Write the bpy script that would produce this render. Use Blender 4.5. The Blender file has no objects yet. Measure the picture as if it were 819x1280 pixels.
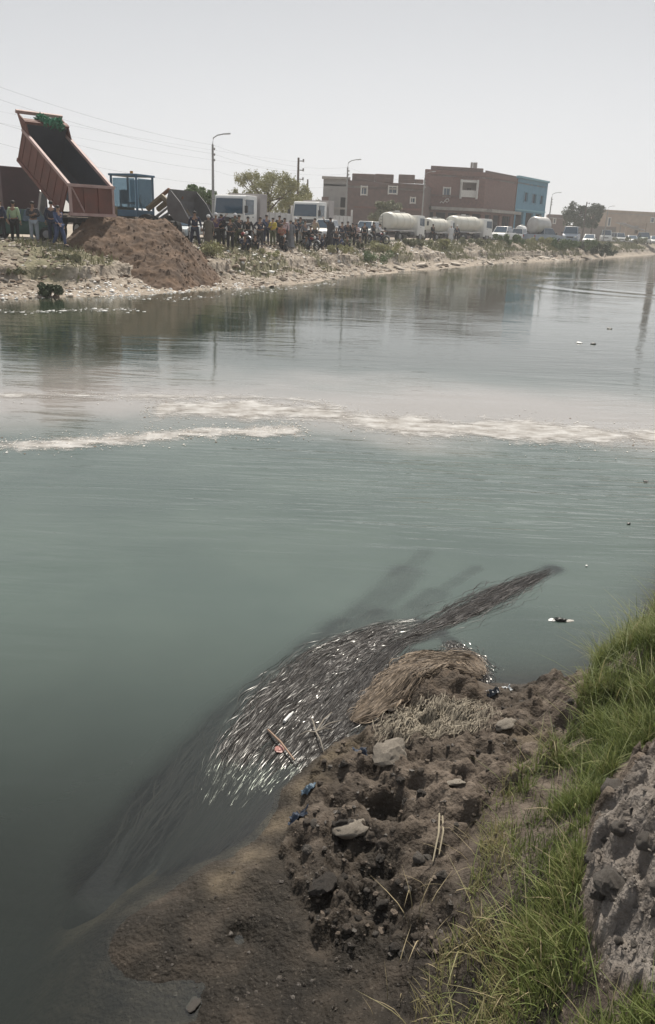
import bpy, bmesh, math, random
import numpy as np
from mathutils import Vector, Matrix
random.seed(7); RNG = np.random.default_rng(7)
SC = bpy.context.scene
COL = SC.collection
rad = math.radians

# ---------------------------------------------------------------- camera
CAM = np.array([0, 0, 3.0]); FPX = 1005.0
PITCH, ROLL = 19.6, 2.3
cam_d = bpy.data.cameras.new('camera'); cam = bpy.data.objects.new('camera', cam_d); COL.objects.link(cam)
MR = Matrix.Rotation(rad(90 - PITCH), 3, 'X') @ Matrix.Rotation(rad(ROLL), 3, 'Z')
cam.matrix_world = Matrix.Translation(CAM) @ MR.to_4x4()
cam_d.sensor_fit = 'VERTICAL'; cam_d.sensor_height = 24; cam_d.lens = 24 * FPX / 1280
cam_d.clip_start = 0.05; cam_d.clip_end = 30000
SC.camera = cam
R = np.array(MR)

# ---------------------------------------------------------------- world, sun, exposure
SUN_EL, SUN_AZ = 52.0, 8.0        # azimuth to the right of straight ahead
w = bpy.data.worlds.new('World'); SC.world = w; w.use_nodes = True
nt = w.node_tree; nt.nodes.clear()
sky = nt.nodes.new('ShaderNodeTexSky'); sky.sky_type = 'NISHITA'; sky.sun_disc = False
sky.sun_elevation = rad(SUN_EL); sky.sun_rotation = rad(SUN_AZ)
sky.air_density = 1.0; sky.dust_density = 5.0; sky.ozone_density = 1.0
hs = nt.nodes.new('ShaderNodeHueSaturation'); hs.inputs['Saturation'].default_value = 0.25
bg = nt.nodes.new('ShaderNodeBackground'); bg.inputs['Strength'].default_value = 0.10
wo = nt.nodes.new('ShaderNodeOutputWorld')
tcw = nt.nodes.new('ShaderNodeTexCoord'); sxw = nt.nodes.new('ShaderNodeSeparateXYZ'); veil = nt.nodes.new('ShaderNodeValToRGB')   # milky dust veil over the whole sky, palest at the horizon
nt.links.new(tcw.outputs['Generated'], sxw.inputs[0]); nt.links.new(sxw.outputs[2], veil.inputs[0])
ev = veil.color_ramp.elements; ev[0].position = 0.0; ev[0].color = (6.9, 7.1, 7.35, 1); ev[1].position = 1.0; ev[1].color = (3.3, 3.65, 4.0, 1)
for p_, c_ in ((.10, (5.7, 5.85, 6.1, 1)), (.24, (3.8, 3.95, 4.2, 1)), (.5, (3.6, 3.85, 4.15, 1))): k_ = ev.new(p_); k_.color = c_
mxw = nt.nodes.new('ShaderNodeMix'); mxw.data_type = 'RGBA'; mxw.inputs[0].default_value = .8
nt.links.new(sky.outputs[0], hs.inputs['Color']); nt.links.new(hs.outputs[0], mxw.inputs[6]); nt.links.new(veil.outputs[0], mxw.inputs[7]); nt.links.new(mxw.outputs[2], bg.inputs['Color']); nt.links.new(bg.outputs[0], wo.inputs['Surface'])
sd = bpy.data.lights.new('sun', 'SUN'); sd.energy = 4.6; sd.angle = rad(0.6); sd.color = (1, .93, .82)
sun = bpy.data.objects.new('sun', sd); COL.objects.link(sun)
sv = Vector((math.sin(rad(SUN_AZ)) * math.cos(rad(SUN_EL)), math.cos(rad(SUN_AZ)) * math.cos(rad(SUN_EL)), math.sin(rad(SUN_EL))))
sun.rotation_euler = sv.to_track_quat('Z', 'Y').to_euler()
SC.view_settings.view_transform = 'Standard'; SC.view_settings.look = 'None'
SC.view_settings.exposure = 0.42; SC.view_settings.gamma = 1

# ---------------------------------------------------------------- pixel <-> place helpers (photo is 819 x 1280)
def at(px, py, z=0.0):
    d = R @ np.array([(px - 409.5) / FPX, (640 - py) / FPX, -1.0]); P = CAM + d * (z - 3) / d[2]
    return P
def atY(px, Y, z=1.8):
    u = (px - 409.5) / FPX; b = R.T @ np.array([0, Y, z - 3]); a = R.T @ np.array([1.0, 0, 0])
    return -(b[0] + u * b[2]) / (a[0] + u * a[2])
def proj(P):
    c = (np.asarray(P) - CAM) @ R
    return 409.5 - FPX * c[..., 0] / c[..., 2], 640 + FPX * c[..., 1] / c[..., 2], -c[..., 2]
def inpoly(x, y, poly):
    ins = np.zeros(np.shape(x), bool); n = len(poly)
    for i in range(n):
        x0, y0 = poly[i]; x1, y1 = poly[(i + 1) % n]
        c = ((y0 > y) != (y1 > y))
        with np.errstate(divide='ignore', invalid='ignore'):
            xi = (x1 - x0) * (y - y0) / (y1 - y0 + 1e-12) + x0
        ins ^= c & (x < xi)
    return ins

# ---------------------------------------------------------------- noise
def vnoise(x, y, seed=0):
    xi = np.floor(x).astype(np.int64); yi = np.floor(y).astype(np.int64); fx = x - xi; fy = y - yi
    def h(a, b):
        n = (a * 374761393 + b * 668265263 + seed * 974711) & 0xffffffff
        n = ((n ^ (n >> 13)) * 1274126177) & 0xffffffff
        return ((n ^ (n >> 16)) & 0xffff) / 65535.0
    fx = fx * fx * fx * (fx * (fx * 6 - 15) + 10); fy = fy * fy * fy * (fy * (fy * 6 - 15) + 10)
    return (h(xi, yi) * (1 - fx) + h(xi + 1, yi) * fx) * (1 - fy) + (h(xi, yi + 1) * (1 - fx) + h(xi + 1, yi + 1) * fx) * fy
def fbm(x, y, oct=4, seed=0, gain=.5):
    s = 0; a = 1; t = 0
    for o in range(oct):
        s = s + a * (vnoise(x * 2 ** o + 17.3 * o, y * 2 ** o - 9.1 * o, seed + o) - .5) * 2; t += a; a *= gain
    return s / t
def ss(a, b, x):
    t = np.clip((x - a) / (b - a), 0, 1); return t * t * (3 - 2 * t)

# ---------------------------------------------------------------- materials
MATS = {}
def mat(name, col, rough=.8, col2=None, scale=4.0, bump=0.0, bscale=30.0, metal=0.0, spec=.5, detail=6, contrast=.25, coat=0):
    if name in MATS: return MATS[name]
    m = bpy.data.materials.new(name); m.use_nodes = True; n = m.node_tree.nodes; l = m.node_tree.links
    b = n['Principled BSDF']; b.inputs['Roughness'].default_value = rough; b.inputs['Metallic'].default_value = metal
    b.inputs['Specular IOR Level'].default_value = spec; b.inputs['Coat Weight'].default_value = coat
    if col2 is None: col2 = tuple(c * .72 for c in col)
    tc = n.new('ShaderNodeTexCoord'); ns = n.new('ShaderNodeTexNoise'); ns.inputs['Scale'].default_value = scale; ns.inputs['Detail'].default_value = detail
    cr = n.new('ShaderNodeValToRGB'); cr.color_ramp.elements[0].position = .5 - contrast; cr.color_ramp.elements[1].position = .5 + contrast
    cr.color_ramp.elements[0].color = (*col2, 1); cr.color_ramp.elements[1].color = (*col, 1)
    l.new(tc.outputs['Object'], ns.inputs['Vector']); l.new(ns.outputs['Fac'], cr.inputs[0]); l.new(cr.outputs[0], b.inputs['Base Color'])
    if bump:
        nb = n.new('ShaderNodeTexNoise'); nb.inputs['Scale'].default_value = bscale; nb.inputs['Detail'].default_value = 8
        bp = n.new('ShaderNodeBump'); bp.inputs['Strength'].default_value = bump; bp.inputs['Distance'].default_value = .02
        l.new(tc.outputs['Object'], nb.inputs['Vector']); l.new(nb.outputs['Fac'], bp.inputs['Height']); l.new(bp.outputs[0], b.inputs['Normal'])
    MATS[name] = m; return m

# ---------------------------------------------------------------- object helpers
def props(o, label=None, cat=None, group=None, kind=None):
    if label: o['label'] = label
    if cat: o['category'] = cat
    if group: o['group'] = group
    if kind: o['kind'] = kind
    return o
def empty(name, loc=(0, 0, 0), rz=0.0, label=None, cat=None, group=None, sc=1.0):
    o = bpy.data.objects.new(name, None); COL.objects.link(o); o.location = loc; o.rotation_euler = (0, 0, rz); o.scale = (sc,) * 3
    o.empty_display_size = .3
    return props(o, label, cat, group)
def link(name, me, parent=None, m=None):
    o = bpy.data.objects.new(name, me); COL.objects.link(o)
    if parent is not None: o.parent = parent
    if m is not None and not me.materials: me.materials.append(m)
    return o
def np_mesh(name, V, F, smooth=True, attrs=None):
    V = np.asarray(V, np.float32); F = np.asarray(F, np.int32); k = F.shape[1]
    me = bpy.data.meshes.new(name); me.vertices.add(len(V)); me.vertices.foreach_set('co', V.ravel())
    me.loops.add(F.size); me.loops.foreach_set('vertex_index', F.ravel())
    me.polygons.add(len(F)); me.polygons.foreach_set('loop_start', np.arange(0, F.size, k, dtype=np.int32))
    try: me.polygons.foreach_set('loop_total', np.full(len(F), k, np.int32))
    except Exception: pass
    me.polygons.foreach_set('use_smooth', np.full(len(F), smooth))
    for an, av in (attrs or {}).items():
        a = me.attributes.new(an, 'FLOAT', 'POINT'); a.data.foreach_set('value', np.asarray(av, np.float32))
    me.update(calc_edges=True); me.validate(); return me
def grid_faces(nu, nv):
    i = np.arange(nu * nv).reshape(nu, nv)
    return np.stack([i[:-1, :-1], i[1:, :-1], i[1:, 1:], i[:-1, 1:]], -1).reshape(-1, 4)
class MB:
    def __init__(s): s.v = []; s.f = []
    def add(s, vs, fs):
        b = len(s.v); s.v += [tuple(map(float, p)) for p in vs]; s.f += [tuple(b + i for i in f) for f in fs]; return s
    def box(s, c, d, rot=None):
        x, y, z = d[0] / 2, d[1] / 2, d[2] / 2
        P = [Vector((a * x, b * y, e * z)) for e in (-1, 1) for a, b in ((-1, -1), (1, -1), (1, 1), (-1, 1))]
        if rot is not None: P = [rot @ p for p in P]
        P = [p + Vector(c) for p in P]
        return s.add(P, [(3, 2, 1, 0), (4, 5, 6, 7), (0, 1, 5, 4), (1, 2, 6, 5), (2, 3, 7, 6), (3, 0, 4, 7)])
    def path(s, pts, rs, n=8, cap=True):
        pts = [Vector(p) for p in pts]; rings = []; up = Vector((0, 0, 1))
        for i, p in enumerate(pts):
            t = (pts[min(i + 1, len(pts) - 1)] - pts[max(i - 1, 0)]).normalized()
            a = t.cross(up if abs(t.z) < .95 else Vector((1, 0, 0))).normalized(); b = a.cross(t)
            r = rs[i] if hasattr(rs, '__len__') else rs
            rings.append([p + (a * math.cos(2 * math.pi * k / n) + b * math.sin(2 * math.pi * k / n)) * r for k in range(n)])
        vs = [q for rg in rings for q in rg]; fs = []
        for i in range(len(pts) - 1):
            for k in range(n): fs.append((i * n + k, i * n + (k + 1) % n, (i + 1) * n + (k + 1) % n, (i + 1) * n + k))
        if cap: fs += [tuple(range(n - 1, -1, -1)), tuple((len(pts) - 1) * n + k for k in range(n))]
        return s.add(vs, fs)
    def prism(s, prof, wf):
        """side profile [(x,z)] extruded across y; wf(z) or number = half width"""
        g = wf if callable(wf) else (lambda z: wf); n = len(prof)
        vs = [(x, g(z), z) for x, z in prof] + [(x, -g(z), z) for x, z in prof]
        fs = [tuple(range(n)), tuple(range(2 * n - 1, n - 1, -1))] + [(i, (i + 1) % n, n + (i + 1) % n, n + i) for i in range(n)]
        return s.add(vs, fs)
    def panel(s, q, inset=0.0, thick=.02):
        q = [Vector(p) for p in q]; c = sum(q, Vector()) / len(q); nn = (q[1] - q[0]).cross(q[2] - q[1]).normalized()
        q = [p + (c - p).normalized() * inset for p in q]; n = len(q)
        vs = [p - nn * thick * .5 for p in q] + [p + nn * thick * .5 for p in q]
        return s.add(vs, [tuple(range(n - 1, -1, -1)), tuple(range(n, 2 * n))] + [(i, (i + 1) % n, n + (i + 1) % n, n + i) for i in range(n)])
    def ell(s, c, r, nu=10, nv=6):
        vs = [(c[0], c[1], c[2] - r[2])]; fs = []
        for j in range(1, nv):
            t = -math.pi / 2 + math.pi * j / nv
            for i in range(nu):
                a = 2 * math.pi * i / nu; vs.append((c[0] + r[0] * math.cos(t) * math.cos(a), c[1] + r[1] * math.cos(t) * math.sin(a), c[2] + r[2] * math.sin(t)))
        vs.append((c[0], c[1], c[2] + r[2])); L = len(vs) - 1
        for i in range(nu):
            k = (i + 1) % nu; fs.append((0, 1 + k, 1 + i)); fs.append((L, L - nu + i, L - nu + k))
            for j in range(nv - 2): fs.append((1 + j * nu + i, 1 + j * nu + k, 1 + (j + 1) * nu + k, 1 + (j + 1) * nu + i))
        return s.add(vs, fs)
    def mesh(s, name, bevel=0.0, smooth=False, seg=2):
        bm = bmesh.new(); vv = [bm.verts.new(p) for p in s.v]
        for f in s.f:
            try: bm.faces.new([vv[i] for i in f])
            except ValueError: pass
        bmesh.ops.recalc_face_normals(bm, faces=bm.faces)
        if bevel:
            ed = [e for e in bm.edges if len(e.link_faces) == 2 and e.calc_face_angle(0) > .5]
            bmesh.ops.bevel(bm, geom=ed, offset=bevel, segments=seg, profile=.6, affect='EDGES', clamp_overlap=True)
        me = bpy.data.meshes.new(name); bm.to_mesh(me); bm.free()
        if smooth:
            me.polygons.foreach_set('use_smooth', [True] * len(me.polygons))
            try: me.set_sharp_from_angle(angle=rad(38))
            except Exception: pass
        return me
    def build(s, name, m, parent=None, bevel=0.0, smooth=False, seg=2):
        return link(name, s.mesh(name, bevel, smooth, seg), parent, m)
def kids(o): return [c for c in o.children]
CH = {}
def copy_tree(o, parent=None):
    c = o.copy(); COL.objects.link(c)
    if parent is not None: c.parent = parent
    for ch in list(o.children): copy_tree(ch, c)
    return c
def pt(px, D, z=1.8): return (atY(px, D, z), D, z)
ROADDIR = Vector((.515, .857, 0)); ROADANG = math.atan2(.857, .515)
# ================================================================= THE SETTING
# ---- near bank terrain: heights fixed at places read off the photograph, smoothly interpolated
NEAR_SHORE = np.array([(-60, -92), (-12, -16), (-5, -4.2), (-2.2, .2), (-1.25, 1.75), (-.89, 2.75), (-.55, 3.11), (-.2, 3.65), (.0, 4.05), (.26, 4.28), (.6, 4.7), (1.05, 4.92), (1.34, 4.93), (1.95, 5.17), (2.6, 5.9), (3.6, 7.3), (9, 15.5), (60, 97), (300, 480), (900, 1470)], float)
def sdist(X, Y, line):
    X = np.asarray(X, float); Y = np.asarray(Y, float); best = np.full(X.shape, 1e9); sg = np.ones(X.shape)
    for (x0, y0), (x1, y1) in zip(line[:-1], line[1:]):
        dx, dy = x1 - x0, y1 - y0; L = dx * dx + dy * dy
        t = np.clip(((X - x0) * dx + (Y - y0) * dy) / L, 0, 1); d = np.hypot(X - x0 - t * dx, Y - y0 - t * dy)
        c = (X - x0) * dy - (Y - y0) * dx      # >0 to the right of the line (inland)
        u = d < best; best = np.where(u, d, best); sg = np.where(u, np.sign(c), sg)
    return best * sg
CTRL = [(350, 1150, .07), (450, 1030, .17), (500, 1150, .19), (400, 1280, .10), (250, 1200, .02), (200, 1280, .0), (600, 950, .24), (560, 870, .10), (680, 900, .2), (620, 1050, .33),
        (560, 1280, .32), (700, 1000, .45), (740, 900, .36), (790, 850, .60), (812, 800, .74), (660, 1200, .55), (770, 980, .74), (765, 1100, .93), (819, 1000, 1.02), (819, 1180, 1.12), (800, 1270, 1.0), (740, 1280, .8),
        (60, 1280, -.12), (0, 1280, -.3), (100, 1130, -.3), (100, 1000, -.7), (0, 1100, -.7), (250, 950, -.8), (450, 750, -1.0), (650, 800, -.25), (520, 860, -.05), (350, 940, -.18), (430, 860, -.25), (250, 1040, -.2), (740, 780, -.3), (600, 700, -1)]
cp = []
for a, b, z in CTRL: P = at(a, b, z); cp.append((P[0], P[1], z))
for x, y in NEAR_SHORE[4:16]: cp.append((x, y, 0.0))
cp += [(0, 0, 1.45), (1, 1, 1.42), (-1, 0, 1.2), (.1, 1.2, .75), (.7, 1.5, .95), (3, 3, 1.6), (2.4, 4.6, .75), (2.7, 5.3, .55), (3.6, 6.2, .8), (3, 4.2, 1.25), (4.5, 5, 1.6), (5, 8, 1.0), (0, -2, 1.6), (-2, 2.2, -.5), (-3, 4, -1.1), (-2, 6, -1.2), (1, 9, -1.2)]
cp = np.array(cp)
def _U(r2): return np.where(r2 > 1e-12, r2 * np.log(r2 + 1e-12) * .5, 0)
_d = ((cp[:, None, :2] - cp[None, :, :2]) ** 2).sum(-1); _n = len(cp)
_A = np.zeros((_n + 3, _n + 3)); _A[:_n, :_n] = _U(_d) + np.eye(_n) * .02; _A[:_n, _n] = 1; _A[:_n, _n + 1:] = cp[:, :2]; _A[_n:, :_n] = _A[:_n, _n:].T
_w = np.linalg.solve(_A, np.concatenate([cp[:, 2], [0, 0, 0]]))
def tps(X, Y):
    sh = X.shape; x = X.ravel(); y = Y.ravel(); z = _w[_n] + _w[_n + 1] * x + _w[_n + 2] * y
    for i in range(_n): z = z + _w[i] * _U((x - cp[i, 0]) ** 2 + (y - cp[i, 1]) ** 2)
    return z.reshape(sh)
PX0, PX1, PY0, PY1 = -4.0, 6.0, -1.5, 9.0
def Hbase(X, Y):
    X = np.asarray(X, float); Y = np.asarray(Y, float); d = sdist(X, Y, NEAR_SHORE)
    can = np.where(d > 0, 1.75 * (1 - np.exp(-np.maximum(d, 0) / 1.8)), np.maximum(.45 * d, -1.3))
    e = np.minimum(np.minimum(X - PX0, PX1 - X), np.minimum(Y - PY0, PY1 - Y)); wt = ss(.1, 1.6, e)
    t = np.clip(tps(X, Y), -1.3, 1.75)
    return wt * t + (1 - wt) * can, wt
PITS = [(490, 1012, .13, .16), (440, 1050, .10, .12), (475, 1082, .09, .12), (425, 1085, .05, .08), (405, 1118, .06, .05), (540, 1165, .05, .05), (520, 985, .05, .05), (300, 1140, .05, .04), (470, 960, .05, .06), (410, 1170, .05, .04), (640, 905, .05, .05), (375, 1045, .05, .05)]
PITW = [(at(a, b, .15)[:2], r, dp) for a, b, r, dp in PITS]
CLODPOLY = [(440, 890), (500, 850), (600, 870), (730, 845), (745, 880), (690, 950), (600, 1010), (560, 1100), (580, 1200), (400, 1190), (350, 1060), (380, 990)]
SOILPOLY = [(830, 915), (790, 960), (740, 1030), (728, 1130), (760, 1215), (830, 1250)]
def Hfull(X, Y):
    z, wt = Hbase(X, Y); px, py, dep = proj(np.stack([X, Y, z], -1))
    dry = ss(-.06, .05, z)
    rough = .006 + .012 * ss(.02, .2, z)
    cl = np.where(inpoly(px, py, CLODPOLY) & (dep > 0), 1.0, 0.0); so = np.where(inpoly(px, py, SOILPOLY) & (dep > 0), 1.0, 0.0)
    n1 = fbm(X * 2.3, Y * 2.3, 3, 3); n2 = fbm(X * 9, Y * 9, 4, 11); n3 = fbm(X * 30, Y * 30, 3, 23)
    rid = 1 - np.abs(fbm(X * 6, Y * 6, 4, 41)) * 2
    z = z + dry * (.035 * n1 + rough * 1.6 * n2 + .006 * n3) + cl * dry * (.05 * n2 + .024 * n3 + .10 * np.abs(fbm(X * 6, Y * 6, 3, 72))) + so * (.13 * np.abs(fbm(X * 5.2, Y * 5.2, 2, 71)) + .16 * np.abs(fbm(X * 12, Y * 12, 3, 73)) + .05 * np.abs(fbm(X * 30, Y * 30, 2, 75)) + .02 * n2 - .03)
    z = z + (1 - dry) * .03 * n1
    for (q, r, dp) in PITW:
        z = z - dp * np.exp(-(((X - q[0]) ** 2 + (Y - q[1]) ** 2) / r ** 2) ** 1.3)
    # a low tongue of pale silt between the weed and the clods, and the pool edge
    return z
xs = np.concatenate([np.arange(PX0, -1.6, .06), np.arange(-1.6, 3.0, .016), np.arange(3.0, PX1 + .01, .06)])
ys = np.concatenate([np.arange(PY0, 1.0, .06), np.arange(1.0, 5.8, .018), np.arange(5.8, PY1 + .01, .07)])
GX, GY = np.meshgrid(xs, ys, indexing='ij'); GZ = Hfull(GX, GY)
px_, py_, dp_ = proj(np.stack([GX, GY, GZ], -1))
clodw = np.where(inpoly(px_, py_, CLODPOLY), 1.0, 0.0)
siltw = np.zeros_like(GX)
for a, b, r in ((435, 940, .12), (415, 962, .10), (385, 990, .10), (350, 1030, .10), (315, 1075, .09), (280, 1105, .09), (660, 960, .12)):
    q = at(a, b, .02); siltw = np.maximum(siltw, np.exp(-((GX - q[0]) ** 2 + (GY - q[1]) ** 2) / r ** 2))
siltw = np.maximum(siltw, .9 * ss(-.02, -.22, GZ))

def mud_material():
    m = bpy.data.materials.new('near_mud'); m.use_nodes = True; n = m.node_tree.nodes; l = m.node_tree.links; b = n['Principled BSDF']
    tc = n.new('ShaderNodeTexCoord'); geo = n.new('ShaderNodeSeparateXYZ'); l.new(tc.outputs['Object'], geo.inputs[0])
    def noise(sc, det=8):
        x = n.new('ShaderNodeTexNoise'); x.inputs['Scale'].default_value = sc; x.inputs['Detail'].default_value = det; l.new(tc.outputs['Object'], x.inputs['Vector']); return x.outputs['Fac']
    def ramp(src, stops):
        r = n.new('ShaderNodeValToRGB'); e = r.color_ramp.elements
        e[0].position = stops[0][0]; e[0].color = (*stops[0][1], 1); e[1].position = stops[-1][0]; e[1].color = (*stops[-1][1], 1)
        for p, c in stops[1:-1]: k = e.new(p); k.color = (*c, 1)
        l.new(src, r.inputs[0]); return r.outputs[0]
    def mix(f, a, c):
        x = n.new('ShaderNodeMix'); x.data_type = 'RGBA'; l.new(f, x.inputs[0]); l.new(a, x.inputs[6]); l.new(c, x.inputs[7]); return x.outputs[2]
    def attr(nm): x = n.new('ShaderNodeAttribute'); x.attribute_name = nm; return x.outputs['Fac']
    wet = ramp(noise(6), [(.32, (.009, .007, .005)), (.5, (.019, .015, .011)), (.68, (.036, .028, .021))])  # wet mud tones, made darker still to carry the painted vignette
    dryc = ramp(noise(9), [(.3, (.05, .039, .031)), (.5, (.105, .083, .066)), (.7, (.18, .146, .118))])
    h = n.new('ShaderNodeMapRange'); l.new(attr('dryness_vignette'), h.inputs[0]); 
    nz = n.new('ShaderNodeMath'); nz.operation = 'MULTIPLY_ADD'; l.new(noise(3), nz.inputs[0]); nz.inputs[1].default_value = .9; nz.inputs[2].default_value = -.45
    ad = n.new('ShaderNodeMath'); ad.use_clamp = True; l.new(attr('dryness_vignette'), ad.inputs[0]); l.new(nz.outputs[0], ad.inputs[1])
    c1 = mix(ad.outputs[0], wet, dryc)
    silt = ramp(noise(12), [(.3, (.05, .039, .026)), (.7, (.12, .094, .064))])
    c2 = mix(attr('silt'), c1, silt)
    gs = ramp(noise(11), [(.3, (.085, .073, .064)), (.5, (.145, .127, .113)), (.7, (.21, .188, .168))]); c2 = mix(attr('grey'), c2, gs)
    spk = ramp(noise(70, 3), [(.60, (0, 0, 0)), (.70, (1, 1, 1))]); grit = ramp(noise(40), [(.3, (.2, .17, .14)), (.7, (.3, .26, .22))])
    sm = n.new('ShaderNodeMath'); sm.operation = 'MULTIPLY'; l.new(spk, sm.inputs[0]); sm.inputs[1].default_value = .14
    l.new(mix(sm.outputs[0], c2, grit), b.inputs['Base Color'])
    rg = n.new('ShaderNodeMapRange'); l.new(ad.outputs[0], rg.inputs[0]); rg.inputs[3].default_value = .72; rg.inputs[4].default_value = .92; l.new(rg.outputs[0], b.inputs['Roughness'])
    b.inputs['Specular IOR Level'].default_value = .2
    bp = n.new('ShaderNodeBump'); bp.inputs['Strength'].default_value = 1.0; bp.inputs['Distance'].default_value = .018
    l.new(noise(45, 10), bp.inputs['Height']); l.new(bp.outputs[0], b.inputs['Normal'])
    return m
MUD = mud_material()
# how dry: soil above the waterline dries with height; a vignette is painted in by darkening the mud near the camera
dry_vig = ss(.05, .33, GZ) * .75 + .25 * clodw
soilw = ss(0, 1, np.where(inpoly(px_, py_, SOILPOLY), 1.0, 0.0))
dry_vig = np.where(py_ > 1000, dry_vig * (1 - .95 * ss(960, 1200, py_) * (GZ < .7)), dry_vig)  # vignette put into the mud colour, darker down the lower rows of the view
near_bank = link('near_bank', np_mesh('near_bank', np.stack([GX, GY, GZ], -1).reshape(-1, 3), grid_faces(len(xs), len(ys)), True, {'dryness_vignette': np.maximum(dry_vig, soilw).ravel(), 'grey': soilw.ravel(), 'silt': siltw.ravel()}), None, MUD)
props(near_bank, kind='structure')
def H(x, y):
    return Hfull(np.atleast_1d(np.asarray(x, float)), np.atleast_1d(np.asarray(y, float)))

# ---- outer near ground strip
soil = mat('dry_soil', (.20, .165, .125), .95, (.12, .095, .07), 1.2, .5, 12)
def strip(line, nrm, us, vs, zf):
    seg = np.hypot(*(line[1:] - line[:-1]).T); s = np.concatenate([[0], np.cumsum(seg)])
    bx = np.interp(us, s, line[:, 0]); by = np.interp(us, s, line[:, 1])
    X = bx[:, None] + vs[None] * nrm[0]; Y = by[:, None] + vs[None] * nrm[1]
    return X, Y, zf(X, Y, us[:, None] + 0 * X, vs[None] + 0 * X)
L_ = np.hypot(*(NEAR_SHORE[1:] - NEAR_SHORE[:-1]).T).sum()
us = np.concatenate([np.arange(0, 90, 6), np.arange(90, 150, .6), np.arange(150, 300, 5), np.arange(300, L_, 60)])
vs = np.concatenate([np.array([-12, -6, -3]), np.arange(-2, 8, .4), np.array([9, 12, 20, 50, 150, 600, 3000])])
def zf(X, Y, U, V):
    z, _ = Hbase(X, Y); return z + .05 * fbm(X, Y, 3, 5) * (V > 0) - .01
X, Y, Z = strip(NEAR_SHORE, (.857, -.515), us, vs, zf)
F = grid_faces(len(us), len(vs)); fx = X.ravel()[F]; fy = Y.ravel()[F]
ins = ((fx > PX0 + .05) & (fx < PX1 - .05) & (fy > PY0 + .05) & (fy < PY1 - .05)).any(1)
props(link('near_ground', np_mesh('near_ground', np.stack([X, Y, Z], -1).reshape(-1, 3), F[~ins]), None, soil), kind='structure')

# ---- far bank
FAR = [(-95, -110), (-40, -18), (-18.5, 18)] + [tuple(at(*q)[:2]) for q in ((0, 378), (100, 372), (200, 366), (262, 363), (330, 361), (400, 352), (470, 343.5), (560, 334.5), (620, 330), (680, 326.5), (742, 324))] + [(44, 133), (71.3, 185), (290, 560), (1000, 1750)]
FAR = np.array(FAR, float); NF = (-.857, .515)
segF = np.hypot(*(FAR[1:] - FAR[:-1]).T); sF = np.concatenate([[0], np.cumsum(segF)])
us = np.concatenate([np.arange(0, sF[2], 4), np.arange(sF[2], sF[3], .5), np.arange(sF[3], sF[9], .13), np.arange(sF[9], sF[13], .3), np.arange(sF[13], sF[16], .9), np.arange(sF[16], sF[-1] + 30, 30)])
vs = np.concatenate([np.array([-5, -3, -2, -1.2]), np.arange(-.8, 7.2, .12), np.array([7.3, 7.8])])
PV = np.array([-5, -2, -.5, 0, .5, 1.3, 2.0, 2.6, 2.8, 3.8, 4.8, 5.6, 6.4, 8]); PZ = np.array([-1.4, -.6, -.12, 0, .06, .16, .36, .55, .98, 1.16, 1.48, 1.74, 1.80, 1.79])
def zfar(X, Y, U, V):
    sq = 1 - .28 * ss(70, 110, Y)        # the bank gets steeper further off
    v = V / sq + 1.1 * fbm(U * .16, U * 0, 3, 77) * ss(8, 2, V) + .35 * fbm(X * .8, Y * .8, 2, 9) * ss(7, 4, V)
    z = np.interp(v, PV, PZ)
    n = .10 * fbm(X * 1.6, Y * 1.6, 4, 21) + .05 * fbm(X * 6, Y * 6, 3, 31)
    return z + n * ss(-.2, .8, V) * ss(7.6, 5.5, V) * (1 + .5 * ss(1.5, 3, V))
X, Y, Z = strip(FAR, NF, us, vs, zfar)
def bank_material():
    m = bpy.data.materials.new('far_bank_soil'); m.use_nodes = True; n = m.node_tree.nodes; l = m.node_tree.links; b = n['Principled BSDF']
    tc = n.new('ShaderNodeTexCoord')
    def noise(sc, det=8):
        x = n.new('ShaderNodeTexNoise'); x.inputs['Scale'].default_value = sc; x.inputs['Detail'].default_value = det; l.new(tc.outputs['Object'], x.inputs['Vector']); return x.outputs['Fac']
    def ramp(src, stops):
        r = n.new('ShaderNodeValToRGB'); e = r.color_ramp.elements
        e[0].position = stops[0][0]; e[0].color = (*stops[0][1], 1); e[1].position = stops[-1][0]; e[1].color = (*stops[-1][1], 1)
        for p, c in stops[1:-1]: k = e.new(p); k.color = (*c, 1)
        l.new(src, r.inputs[0]); return r.outputs[0]
    def mix(f, a, c):
        x = n.new('ShaderNodeMix'); x.data_type = 'RGBA'; l.new(f, x.inputs[0]); l.new(a, x.inputs[6]); l.new(c, x.inputs[7]); return x.outputs[2]
    base = ramp(noise(.9), [(.3, (.13, .105, .082)), (.5, (.23, .19, .15)), (.68, (.38, .33, .275))])
    dk = ramp(noise(5), [(.34, (.07, .06, .047)), (.5, (.25, .21, .17)), (.66, (.46, .41, .35))])
    f = n.new('ShaderNodeMath'); f.operation = 'MULTIPLY'; f.inputs[0].default_value = 1; f.inputs[1].default_value = .5
    c = mix(f.outputs[0], base, dk)
    at_ = n.new('ShaderNodeAttribute'); at_.attribute_name = 'beach'
    bc = ramp(noise(3), [(.3, (.20, .165, .13)), (.7, (.40, .34, .28))]); c = mix(at_.outputs['Fac'], c, bc)
    ag = n.new('ShaderNodeAttribute'); ag.attribute_name = 'weedy'
    gc = ramp(noise(6), [(.3, (.09, .095, .05)), (.7, (.20, .18, .11))]); c = mix(ag.outputs['Fac'], c, gc)
    l.new(c, b.inputs['Base Color']); b.inputs['Roughness'].default_value = .95; b.inputs['Specular IOR Level'].default_value = .2
    bp = n.new('ShaderNodeBump'); bp.inputs['Strength'].default_value = .9; bp.inputs['Distance'].default_value = .08
    l.new(noise(7, 10), bp.inputs['Height']); l.new(bp.outputs[0], b.inputs['Normal']); return m
V2 = vs[None] + 0 * X
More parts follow.
